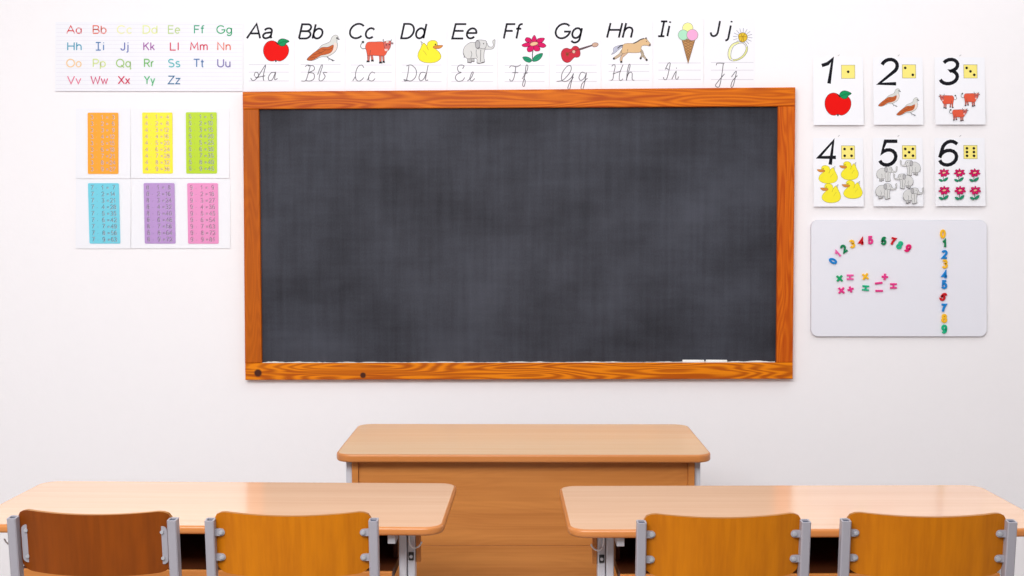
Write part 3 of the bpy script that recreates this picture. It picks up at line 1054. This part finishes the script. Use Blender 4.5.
P.build('coloured_letters', t)

# ------------------------------------------------------------------ times-table cards on white sheets
SHEETS = [((76, 108.5, 130.6, 178.6), 'white paper sheet behind the orange times-table card'),
          ((131.4, 109, 229.6, 178.2), 'white paper sheet behind the yellow and green times-table cards'),
          ((76, 179.2, 130.9, 248.6), 'white paper sheet behind the light blue times-table card'),
          ((131.6, 179.0, 230.4, 248.4), 'white paper sheet behind the purple and pink times-table cards')]
for rect, lab in SHEETS:
    t, surf, m = sheet('paper_sheet', rect, lab, 'paper sheet', 'white sheets backing the times-table cards', 0.001, 0.004)
    m2 = m.build('sheet', M_paper, t)
TT = [('orange', 3, (88.2, 112.8, 118.8, 174), (250, 166, 40), (212, 160, 128), 0.2), ('yellow', 4, (142.8, 112.6, 173, 173.6), (254, 236, 50), (218, 186, 120), 0.5),
      ('bright green', 5, (186.4, 112.4, 217.2, 173.6), (186, 216, 26), (140, 160, 110), 0.4), ('light blue', 7, (89.2, 183.2, 120, 243.6), (116, 208, 228), (78, 138, 158), 1.6),
      ('purple', 8, (144.6, 183.1, 175.4, 243.6), (186, 148, 206), (134, 104, 144), 1.2), ('pink', 9, (188, 183.2, 218.6, 243.7), (234, 146, 196), (172, 96, 138), .9)]
for cname, nfac, (x0, y0, x1, y1), rgb, txt, lean in TT:
    def surf(x, y, off=0.0, x0=x0, y0=y0, y1=y1, lean=lean):
        t = (y - y0) / (y1 - y0)
        p = at(x + (t - .5) * lean, y, WALL_Y)
        return Vector((p.x, WALL_Y - .006 - off, p.z))
    base = at((x0 + x1) / 2, y1, WALL_Y)
    t = thing('times_table_card', '%s times-table card for the number %d on a white sheet' % (cname, nfac), 'times-table card',
              (base.x, WALL_Y - .004, base.z), 'coloured times-table cards left of the blackboard')
    out = rrect(x0, y0, x1, y1, 1.2)
    m = MB()
    fr = [surf(x, y, 0.0) for x, y in out]
    bk = [surf(x, y, -0.0012) for x, y in out]
    m.face(fr)
    m.face(list(reversed(bk)))
    m.grid([fr, bk], closed_u=True, smooth=False)
    m.build('card', plain('card_' + cname.replace(' ', '_'), rgb, 0.4, spec=0.4), t)
    P = Print(surf)
    w = x1 - x0
    for i in range(9):
        yb = y0 + 6.3 + i * 6.48
        st = word([str(nfac)], x0 + w * .10, yb, 4.0) + word(['.'], x0 + w * .29, yb + .2, 4.0) + word([str(i + 1)], x0 + w * .44, yb, 4.0) + \
            word(['='], x0 + w * .60, yb, 4.0)
        prod = list(str(nfac * (i + 1)))
        st += word(prod, x0 + w * (.80 if len(prod) == 1 else .715), yb, 4.0, gap=.2)
        P.lines(st, txt, .72)
        P.lines([[(a + .38, c + .32) for a, c in s] for s in st], (232, 226, 236), .22)
    P.build('printed_sums', t)


# ------------------------------------------------------------------ number cards at right
def fit(pic_box, x0, y0, x1, y1, flip=False):
    """maps the picture box (u0, v0, u1, v1) of a drawing onto a picture-pixel box"""
    u0, v0, u1, v1 = pic_box
    kx, ky = (x1 - x0) / (u1 - u0), (y1 - y0) / (v1 - v0)

    def T(pts):
        return [((x1 - (u - u0) * kx) if flip else (x0 + (u - u0) * kx), y0 + (v - v0) * ky) for u, v in pts]
    return T


BOX = {pic_apple: (88, 142, 500, 512), pic_bird: (80, 82, 612, 500), pic_cow: (70, 82, 600, 474), pic_duck: (105, 115, 555, 520),
       pic_elephant: (82, 95, 592, 474), pic_flower: (95, 85, 480, 520)}
PIPS = {1: [(.5, .5)], 2: [(.22, .24), (.78, .76)], 3: [(.22, .24), (.5, .5), (.78, .76)], 4: [(.24, .25), (.76, .25), (.24, .76), (.76, .76)],
        5: [(.22, .25), (.78, .25), (.5, .5), (.22, .76), (.78, .76)], 6: [(.24, .22), (.76, .22), (.24, .5), (.76, .5), (.24, .78), (.76, .78)]}
NUM = [
    (1, (812.8, 57.5, 862.8, 125.3), (820.6, 84, 832.4), 26.0, (841.2, 65.2, 854.6, 78.6), pic_apple, [(824.3, 91, 850.8, 116.4, 0)], 'a single red apple'),
    (2, (872.8, 57.5, 922.4, 125), (877.6, 84.2, 897), 26.0, (902, 64.8, 915.4, 78.2), pic_bird, [(877.5, 88.8, 900.5, 107, 0), (895.6, 97.8, 918.6, 116, 0)], 'two birds'),
    (3, (934.4, 57.5, 984.4, 124.8), (938.8, 84.2, 957.4), 26.0, (963.4, 64.8, 976.8, 78.2), pic_cow,
     [(937.8, 94, 956, 109, 1), (960, 92, 979, 107, 0), (948, 108.5, 967, 121.5, 0)], 'reddish cows'),
    (4, (813, 138, 862.9, 206.6), (817.4, 165, 835.6), 25.2, (841.2, 145.8, 854.4, 159), pic_duck,
     [(816.6, 165.5, 837.2, 183.5, 1), (839, 161.5, 858, 180, 1), (819.6, 183.6, 840, 202.8, 1), (841.2, 180.4, 861.6, 198.6, 1)], 'four yellow ducks'),
    (5, (872.6, 138, 922.4, 206.4), (878.4, 165.4, 897.2), 25.4, (902, 145.6, 915.6, 159), pic_elephant,
     [(875.8, 166.6, 896.8, 182, 0), (899.6, 160.4, 920, 175.8, 1), (892.6, 173.8, 912.4, 189, 1), (874.4, 183.6, 895.8, 199.4, 0), (901.6, 187.8, 922.2, 204, 0)],
     'five grey elephants'),
    (6, (934.4, 138, 984.4, 206.2), (938.2, 165.4, 957), 25.4, (963.4, 145.4, 976.8, 158.8), pic_flower,
     [(937.6, 168.6, 948.8, 182, 0), (953, 168.6, 964.2, 182, 0), (968, 168.6, 979.2, 182, 0), (937.2, 186, 948.6, 200, 0), (953, 186, 964.2, 200, 0), (968, 186, 979.2, 200, 0)],
     'magenta flowers'),
]
for n, rect, (tx0, tb, tx1), cap, die, pic, spots, what in NUM:
    t, surf, m = sheet('number_card', rect, 'white number card showing %d and %s' % (n, what), 'number card',
                       'number cards on the wall right of the blackboard', 0.001, 0.013)
    m.build('card_sheet', M_gloss, t)
    P = Print(surf)
    P.lines(word([str(n)], tx0 + 1, tb - .3, cap - 1.6, tx1, 0, .12), (24, 23, 30), 3.5)
    P.build('printed_number', t)
    P = Print(surf)
    P.fill([(die[0], die[1]), (die[2], die[1]), (die[2], die[3]), (die[0], die[3])], (248, 232, 130))
    P.line([(die[0], die[1]), (die[2], die[1]), (die[2], die[3]), (die[0], die[3])], (150, 140, 100), .4, True)
    for a, c in PIPS[n]:
        P.disc(die[0] + (die[2] - die[0]) * a, die[1] + (die[3] - die[1]) * c, 1.35, (36, 32, 30))
    P.build('printed_die', t)
    P = Print(surf)
    for (x0, y0, x1, y1, fl) in spots:
        pic(P, fit(BOX[pic], x0, y0, x1, y1, bool(fl)), 0.62 if pic is not pic_apple else 1.0)
    P.build('printed_picture', t)
    pn = MB()
    xx = rect[0] + 25
    a = surf(xx, rect[1] - 1.4)
    c = surf(xx + 1.6, rect[1] - 2.8)
    pn.tube([a, c], .0011, 6)
    pn.build('wire_pin', plain('pin_grey', (170, 168, 172), .4), t)

# ------------------------------------------------------------------ magnetic whiteboard with number magnets
M_mag = plain('whiteboard_enamel', (238, 237, 245), 0.28, spec=0.5)
M_magedge = plain('whiteboard_edge', (206, 206, 214), 0.35)
WB = (811, 220, 987, 336.6)
WBF = WALL_Y - .014
base = at(899, 336.6, WALL_Y)
wb = thing('magnetic_whiteboard', 'frameless white magnetic board with rounded corners and coloured number magnets, right wall area', 'whiteboard',
           (base.x, WALL_Y, base.z))
m = MB()
out = rrect(*WB, 7)
fr = [at(x, y, WBF) for x, y in out]
in_ = [at(x, y, WBF) for x, y in rrect(WB[0] + .35, WB[1] + .35, WB[2] - .35, WB[3] - .35, 6.7)]
mid = [Vector((p.x, WBF + .002, p.z)) for p in fr]
bk = [Vector((p.x, WALL_Y - .001, p.z)) for p in fr]
m.face(in_, 0)
m.grid([in_, mid, bk], closed_u=True, mi=1, smooth=False)
m.face(list(reversed(bk)), 1)
m.build('board_panel', [M_mag, M_magedge], wb)

MC = {'blue': (18, 132, 208), 'pink': (232, 58, 140), 'light pink': (238, 96, 168), 'dark green': (0, 128, 78), 'yellow': (248, 190, 40), 'red': (204, 16, 30),
      'teal green': (22, 182, 132), 'magenta': (230, 30, 112), 'green': (16, 168, 104)}


def magnet(ch, cx, cy, h, cname, rot, label, name='number_magnet', sw=2.0, grp='number magnets on the whiteboard', cat='magnet'):
    adv, st = G[ch]
    c = at(cx, cy, WBF)
    k = (at(cx + 1, cy, WBF) - c).length
    hh = h * k
    xs = [p[0] for s in st for p in s]
    ys = [p[1] for s in st for p in s]
    mx_, my_ = (min(xs) + max(xs)) / 2, (min(ys) + max(ys)) / 2
    th = .0065
    m = MB()
    ca_, sa_ = math.cos(math.radians(rot)), math.sin(math.radians(rot))

    def W(p, y):
        a, e = p[0], p[1]
        return Vector((c.x + a * ca_ - e * sa_, y, c.z + a * sa_ + e * ca_))
    for q, s in enumerate(st):
        pts = [((x - mx_) * hh, (y - my_) * hh) for x, y in s]
        cl = len(pts) > 3 and (Vector(pts[0]) - Vector(pts[-1])).length < 1e-5
        if cl:
            pts = pts[:-1]
        w = sw * k
        Ls, Rs = sides(pts, w, cl)
        Li, Ri = sides(pts, w * .72, cl)
        yf, ym, yb = WBF - th - q * .0002, WBF - th + .0012, WBF + .0001
        rows = [[W(p, yb) for p in Ls], [W(p, ym) for p in Ls], [W(p, yf) for p in Li], [W(p, yf) for p in Ri], [W(p, ym) for p in Rs], [W(p, yb) for p in Rs]]
        m.grid(rows, closed_u=cl, smooth=False)
        if not cl:
            m.face([r[0] for r in rows])
            m.face([r[-1] for r in reversed(rows)])
    o = m.build(name, plain('magnet_' + cname.replace(' ', '_'), MC[cname], .4, spec=.3), None, (c.x, WBF, c.z))
    return tag(o, label, cat, grp)


ARC = [('0', 832.8, 261, 'blue', 62), ('1', 837.4, 254.2, 'light pink', 40), ('2', 843.7, 248.6, 'dark green', 35), ('3', 851.9, 243.9, 'yellow', 12),
       ('4', 861.1, 241.4, 'red', 0), ('5', 870.2, 240.1, 'pink', 2), ('6', 883.5, 240.9, 'dark green', -5), ('7', 892.6, 241.5, 'red', -12),
       ('8', 899.5, 245.1, 'teal green', -28), ('9', 907.7, 248.2, 'magenta', -32)]
for ch, x, y, c, r in ARC:
    magnet(ch, x, y, 6.6, c, r, '%s number %s magnet in the arc of digits on the whiteboard' % (c, ch))
OPS = [('x_op', 839.3, 278.4, 'green', 5, 'green multiplication sign magnet on the whiteboard'),
       ('equals', 849.9, 277.1, 'light pink', 0, 'light pink equals sign magnet beside the green multiplication sign'),
       ('x_op', 865.1, 276.5, 'yellow', 8, 'yellow multiplication sign magnet on the whiteboard'),
       ('divide', 884.6, 276.8, 'pink', -4, 'pink division sign magnet topmost in its cluster'),
       ('minus', 878.4, 283.0, 'pink', 6, 'pink minus sign magnet, upper one, under the division sign'),
       ('equals', 893.2, 285.9, 'pink', 0, 'pink equals sign magnet rightmost among the operator signs'),
       ('x_op', 841.1, 290.4, 'pink', 4, 'pink multiplication sign magnet below the green one'),
       ('plus', 850.3, 289.3, 'pink', 18, 'pink plus sign magnet beside the pink multiplication sign'),
       ('equals', 865.4, 288, 'teal green', -4, 'teal green equals sign magnet below the yellow multiplication sign'),
       ('minus', 878.9, 290.8, 'pink', 0, 'pink minus sign magnet, lower one of the two')]
for ch, x, y, c, r, lab in OPS:
    magnet(ch, x, y, 10.0 if ch != 'divide' else 9.5, c, r, lab, 'operator_magnet', 1.95 if ch != 'equals' else 1.7, 'operator magnets on the whiteboard')
COLN = [('0', 942.6, 233.9, 'yellow'), ('1', 943.8, 243.5, 'dark green'), ('2', 944.4, 254.4, 'blue'), ('3', 944.6, 264, 'yellow'), ('4', 944.4, 274.7, 'blue'),
        ('5', 944, 284.5, 'blue'), ('6', 943, 296.8, 'red'), ('7', 943.4, 308, 'blue'), ('8', 944, 318.3, 'yellow'), ('9', 944, 329, 'teal green')]
for ch, x, y, c in COLN:
    magnet(ch, x, y, 7.0, c, -35 if ch == '6' else 0, '%s number %s magnet in the vertical column on the whiteboard' % (c, ch), sw=2.1)

# ------------------------------------------------------------------ teacher's desk
M_top = wood('beech_laminate_top', (228, 182, 148), (240, 198, 166), 'X', 0.8, 0.12, fine=1.0, contrast=1.0)
M_edge = wood('beech_edge', (190, 116, 58), (204, 132, 72), 'X', 0.8, 0.3)
M_panel = wood('beech_laminate_panel', (180, 108, 46), (208, 134, 64), 'X', 0.55, 0.42, fine=0.8, contrast=1.0, figure=0.25)
M_shelf_shade = wood('shelf_laminate_painted_shade', (64, 30, 13), (80, 40, 18), 'X', 0.8, 0.5, spec=0.2)  # shade under the desktop is put into this dark shelf colour
M_grey = plain('light_grey_metal', (200, 200, 208), 0.35, spec=0.5, vary=0.02)
M_dmet = plain('zinc_steel', (186, 186, 192), 0.35, 0.35)
M_hook = plain('hook_white_wire', (232, 232, 236), 0.3)
M_plug = plain('dark_blue_plastic', (48, 60, 84), 0.4)
M_black = plain('black_plastic', (30, 28, 28), 0.5)
HT = 0.76
Yf, Yb = 3.786, 4.385
xl, xr = -.596, .625
td = thing('teacher_desk', 'wide beech desk with closed front panel standing below the blackboard', 'desk', ((xl + xr) / 2, (Yf + Yb) / 2, 0))
m = MB()
m.slab(xl, xr, Yf, Yb, HT - .026, HT, .055, .006)
M_ttop = wood('teacher_desk_top', (250, 206, 166), (254, 222, 184), 'X', 0.8, 0.16)
m.build('desktop', [M_ttop, M_edge], td)
pl, pr = at(351.8, 470, 3.826).x, at(694.8, 470, 3.826).x
for a, e in ((pl, pl + .021), (pr - .021, pr)):
    m = MB()
    m.rbox(a, e, 3.826, 4.33, .03, HT - .026, .0015)
    m.build('side_panel', M_panel, td)
m = MB()
m.rbox(pl + .0215, pr - .0215, 3.834, 3.852, .4506, HT - .027, .001)
m.build('upper_front_panel', M_panel, td)
m = MB()
m.rbox(pl + .0215, pr - .0215, 3.834, 3.852, .06, .450, .001)
m.build('lower_front_panel', M_panel, td)
for sgn, x in ((-1, pl - .011), (1, pr + .011)):
    m = MB()
    m.tube([(x, 3.862, .02), (x, 3.862, HT - .027)], 0, square=(.010, .02, (1, 0, 0)))
    m.tube([(x, 3.85, .018), (x, 4.33, .018)], 0, square=(.010, .016, (1, 0, 0)))
    m.build('leg', M_grey, td)


# ------------------------------------------------------------------ student desks
def student_desk(x0, x1, y0, y1, inner, label, dz=0.0):
    """inner: +1 when the end seen in the photo is the right end, -1 when it is the left end"""
    H = HT + dz
    t = thing('student_desk', label, 'desk', ((x0 + x1) / 2, (y0 + y1) / 2, 0), 'two-seat student desks in front of the teacher desk')
    m = MB()
    m.slab(x0, x1, y0, y1, H - .021, H, .05, .007)
    m.build('desktop', [M_top, M_edge], t)
    fr = MB()
    for sx in (-1, 1):
        xe = x1 if sx == 1 else x0
        yc = y0 + .13
        cx = xe - sx * .098
        m = MB()
        # outer and inner upright side by side, foot on the floor
        m.tube([(cx - sx * .0135, yc, .03), (cx - sx * .0135, yc, H - .021)], 0, square=(.0095, .022, (1, 0, 0)))
        m.tube([(cx + sx * .0075, yc + .004, .03), (cx + sx * .0075, yc + .004, H - .021)], 0, square=(.0095, .018, (1, 0, 0)))
        m.tube([(cx, y0 + .02, .02), (cx, y1 - .02, .02)], 0, square=(.018, .016, (1, 0, 0)))
        leg = m.build('leg', M_grey, t)
        m = MB()
        a, e = sorted((cx + sx * .001, cx + sx * .014))
        m.rbox(a, e, yc - .0185, yc - .013, H - .113, H - .093, .001)
        m.build('height_clip', M_black, leg)
        m = MB()
        m.tube([(cx + sx * .0075, yc - .0155, H - .103), (cx + sx * .0075, yc - .021, H - .103)], .0042, 10)
        m.build('screw', M_dmet, leg)
        # bag hook
        m = MB()
        hp = [(cx + sx * q, yc - .021, H - w) for q, w in ((.003, .045), (.003, .062), (.006, .073), (.012, .079), (.019, .080), (.026, .077), (.032, .071), (.035, .064))]
        hp3 = []
        for i in range(len(hp) - 1):
            for j in range(4):
                hp3.append(Vector(hp[i]).lerp(Vector(hp[i + 1]), j / 4))
        hp3.append(Vector(hp[-1]))
        m.tube(hp3, .0022, 8)
        m.build('bag_hook', M_hook, t)
        # bracket plates between upright and shelf
        m = MB()
        a, e = sorted((cx - sx * .040, cx - sx * .021))
        m.rbox(a, e, y0 + .02, y0 + .075, H - .046, H - .0215, .001)
        m.build('bracket', M_dmet, t)
        # narrow wooden end board
        m = MB()
        a, e = sorted((cx + sx * .0185, cx + sx * .030))
        m.rbox(a, e, yc - .004, yc + .014, H - .122, H - .022, .001)
        m.build('end_board', M_panel, t)
    # book shelf below the top, open towards the pupils
    a, e = x0 + .130, x1 - .130
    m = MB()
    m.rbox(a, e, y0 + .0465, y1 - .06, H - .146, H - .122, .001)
    m.build('shelf', M_shelf_shade, t)
    m = MB()
    m.rbox(a, e, y0 + .035, y0 + .046, H - .148, H - .121, .001)
    m.build('shelf_front_strip', M_panel, t)  # front edge split off to keep the lit panel tone
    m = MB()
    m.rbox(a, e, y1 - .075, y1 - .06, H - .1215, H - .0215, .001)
    m.build('shelf_back', M_shelf_shade, t)
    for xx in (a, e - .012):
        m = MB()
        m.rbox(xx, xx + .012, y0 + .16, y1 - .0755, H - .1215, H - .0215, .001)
        m.build('shelf_side', M_shelf_shade, t)
    # modesty rail across the far side
    m = MB()
    m.tube([(x0 + .13, y1 - .1, .30), (x1 - .13, y1 - .1, .30)], 0, square=(.015, .012, (0, 1, 0)))
    m.build('cross_rail', M_grey, t)
    return t


dl_x1 = -.181
dr_x0 = .1165
dk1 = student_desk(dl_x1 - 1.2, dl_x1, 2.862, 3.37, 1, 'beech student desk at lower left of the photo, in front of the teacher desk')
dk2 = student_desk(dr_x0, dr_x0 + 1.2, 2.842, 3.337, -1, 'beech student desk at lower right of the photo, in front of the teacher desk')

for o, ang in ((dk1, -1.2), (dk2, 1.0)):           # the desks stand a little askew
    a = math.radians(ang)
    half = 0.6 if o is dk1 else -0.6
    o.rotation_euler = (0, 0, a)
    o.location.x += half * (1 - math.cos(a))
    o.location.y -= half * math.sin(a)

# ------------------------------------------------------------------ chairs
M_plylight = wood('lacquered_plywood', (174, 96, 0), (204, 120, 0), 'Z', 0.7, 0.4, fine=0.7, contrast=1.0, spec=0.25)
M_plydark = wood('dark_lacquered_plywood', (112, 50, 0), (140, 66, 0), 'Z', 0.7, 0.4, fine=0.7, spec=0.25)
M_plyedge = wood('plywood_edge', (150, 92, 30), (180, 120, 54), 'X', 1.5, 0.5)
M_post = plain('grey_lacquered_tube', (158, 154, 162), 0.32, spec=0.5, vary=0.02)


def chair(name_label, X, Y, rot, style='ears', M_ply=None):
    """school chair seen from behind: local x right, y towards the desk, origin on the floor below the backrest"""
    t = thing('school_chair', name_label, 'chair', (0, 0, 0), 'plywood school chairs at the student desks')
    M_ply = M_ply or M_plylight
    hw = .1935                                   # outer half width of the frame
    top = .842

    def back_y(z):                               # the posts lean backwards
        return .035 - (z - .45) * .10
    # backrest shell
    m = MB()
    nx, nz = 36, 14
    z0, z1 = .712, .8605
    hb = .180
    th = .0055

    def shell(off):
        rows = []
        for j in range(nz + 1):
            row = []
            for i in range(nx + 1):
                u = -1 + 2 * i / nx
                x = hb * u
                bow = .034 * (1 - u * u)
                # outline: corners rounded, long edges slightly bowed
                top_z = z1 - .006 * (1 - u * u)
                bot_z = z0 + .007 * abs(u) ** 3
                rc = .034
                dxx = hb - abs(x)
                if dxx < rc:
                    cut = rc - math.sqrt(max(0, rc * rc - (rc - dxx) ** 2))
                    top_z -= cut * .75
                    bot_z += cut
                z = bot_z + (top_z - bot_z) * j / nz
                lean = back_y(z) + .016
                row.append((x, lean - bow + off, z))
            rows.append(row)
        return rows
    fr_, bk_ = shell(-th), shell(th)
    m.grid(fr_, mi=0)
    m.grid([list(reversed(r)) for r in bk_], mi=0)

    def rim(r):
        return [r[0][i] for i in range(nx + 1)] + [r[j][nx] for j in range(1, nz + 1)] + [r[nz][i] for i in range(nx - 1, -1, -1)] + [r[j][0] for j in range(nz - 1, 0, -1)]
    m.grid([rim(bk_), rim(fr_)], closed_u=True, mi=1, smooth=False)
    br = m.build('backrest', [M_ply, M_plyedge], t)
    # seat shell
    m = MB()
    def seat(off):
        rows = []
        for j in range(17):
            v = j / 16
            row = []
            for i in range(21):
                u = -1 + i / 10
                w = .185 + .012 * v
                rc = .05
                cut = 0
                dxx = w * (1 - abs(u))
                if dxx < rc:
                    cut = rc - math.sqrt(max(0, rc * rc - (rc - dxx) ** 2))
                y = .055 + cut + (.375 - 2 * cut) * v
                z = .452 - .012 * math.sin(math.pi * v) * (1 - u * u) - .02 * max(0, v - .85) * 6 * .15 + .006 * abs(u)
                row.append((w * u, y, z + off))
            rows.append(row)
        return rows
    sa, sb = seat(.0055), seat(-.0055)
    m.grid(sa)
    m.grid([list(reversed(r)) for r in sb])

    def rim2(r):
        return [r[0][i] for i in range(21)] + [r[j][20] for j in range(1, 17)] + [r[16][i] for i in range(19, -1, -1)] + [r[j][0] for j in range(15, 0, -1)]
    m.grid([rim2(sb), rim2(sa)], closed_u=True, mi=1, smooth=False)
    m.build('seat', [M_ply, M_plyedge], t)
    for s in (-1, 1):
        xp = s * (hw - .0105)
        # post: hollow square tube open at the top, running down into the rear leg
        m = MB()
        path = [(xp, -.03, .012), (xp, back_y(.40) + .002, .40), (xp, back_y(.52), .52), (xp, back_y(top), top)]
        rings = m.tube(path, 0, square=(.0105, .0125, (1, 0, 0)), caps=False)
        m.face(list(reversed(rings[0])))
        # rim of the open end and its inner walls
        topring = rings[-1]
        ctr = sum((Vector(p) for p in topring), Vector()) / 8
        inner = [ctr + (Vector(p) - ctr) * .66 for p in topring]
        deep = [p - Vector((0, 0, .004)) for p in inner]
        m.grid([topring, inner, deep], closed_u=True, smooth=False)
        leg = m.build('rear_leg', M_post, t)
        m = MB()
        m.face([p - Vector((0, 0, .0035)) for p in inner])
        m.face([p - Vector((0, 0, .012)) for p in reversed(inner)])
        m.grid([[p - Vector((0, 0, .0035)) for p in inner], [p - Vector((0, 0, .012)) for p in inner]], closed_u=True, smooth=False)
        m.build('tube_plug', M_plug, leg)
        m = MB()
        m.rbox(xp - .013, xp + .013, -.045, -.015, 0, .016, .002)
        m.build('foot_cap', M_black, leg)
        # front leg and side rail
        m = MB()
        m.tube([(xp, .40, .012), (xp, .385, .43)], 0, square=(.0105, .0115, (1, 0, 0)))
        fl = m.build('front_leg', M_post, t)
        m = MB()
        m.rbox(xp - .013, xp + .013, .387, .413, 0, .016, .002)
        m.build('foot_cap', M_black, fl)
        m = MB()
        m.tube([(xp, .05, .428), (xp, .385, .428)], 0, square=(.0105, .011, (1, 0, 0)))
        m.build('side_rail', M_post, t)
        m = MB()
        m.tube([(xp, .0, .20), (xp, .388, .20)], 0, square=(.0085, .009, (1, 0, 0)))
        m.build('leg_brace', M_post, t)
        # fixings of the backrest
        u = (hb - .014) / hb
        if style == 'plate':
            m = MB()
            yy = back_y(.79) + .0055
            xc = s * (hw - .021 - .0165)
            pts = []
            for cz, a0 in ((.813, 0), (.747, 180)):
                for j in range(9):
                    a = math.radians(a0 + j * 22.5)
                    pts.append((xc + .0115 * math.cos(a), cz + .0115 * math.sin(a)))
            f1 = [(x, back_y(z) + .0015, z) for x, z in pts]
            f2 = [(x, back_y(z) + .0045, z) for x, z in pts]
            m.face(f1)
            m.face(list(reversed(f2)))
            m.grid([f1, f2], closed_u=True, smooth=False)
            pt = m.build('fixing_plate', M_post, t)
            for z in (.811, .750):
                m = MB()
                m.tube([(xc, back_y(z) + .002, z), (xc, back_y(z) - .0015, z)], .0042, 10)
                m.build('screw', M_dmet, pt)
        else:
            for z in (.812, .754):
                m = MB()
                xa, xc = s * (hw - .020), s * (hw - .034)
                yy = back_y(z) + .001
                # short lug from the post, with a rounded end
                pts = [(xa, z - .008), (xc, z - .008)] + [(xc - s * .008 * math.sin(math.radians(a)), z - .008 * math.cos(math.radians(a))) for a in range(15, 180, 15)] + \
                      [(xc, z + .008), (xa, z + .008)]
                f1 = [(x, yy - .002, zz) for x, zz in pts]
                f2 = [(x, yy + .003, zz) for x, zz in pts]
                m.face(f1)
                m.face(list(reversed(f2)))
                m.grid([f1, f2], closed_u=True, smooth=False)
                lug = m.build('fixing_lug', M_post, t)
                m = MB()
                m.tube([(xc, yy - .001, z), (xc, yy - .0055, z)], .0052, 12)
                m.tube([(xc, yy - .0055, z), (xc, yy - .0075, z)], .0034, 6)
                m.build('bolt', M_dmet, lug)
    m = MB()
    m.tube([(-hw + .02, .05, .425), (hw - .02, .05, .425)], 0, square=(.009, .009, (0, 1, 0)))
    m.build('cross_bar', M_post, t)
    m = MB()
    m.tube([(-hw + .02, .36, .425), (hw - .02, .36, .425)], 0, square=(.009, .009, (0, 1, 0)))
    m.build('cross_bar', M_post, t)
    t.location = (X, Y, 0)
    t.rotation_euler = (0, 0, math.radians(rot))
    return t


CY = 2.622
chair('leftmost and darkest plywood school chair, with oblong fixing plates on its backrest', -0.958, CY + .01, -2.5, 'plate', M_plydark)
chair('plywood school chair at the left desk, second chair from the left', -0.508, CY, 0.0)
chair('plywood school chair at the right desk, third chair from the left', 0.455, CY - .01, 1.5)
chair('rightmost plywood school chair, at the right end of the right desk', 0.913, CY, -1.0)

for o in list(bpy.data.objects):
    if '_base' in o.keys():
        del o['_base']
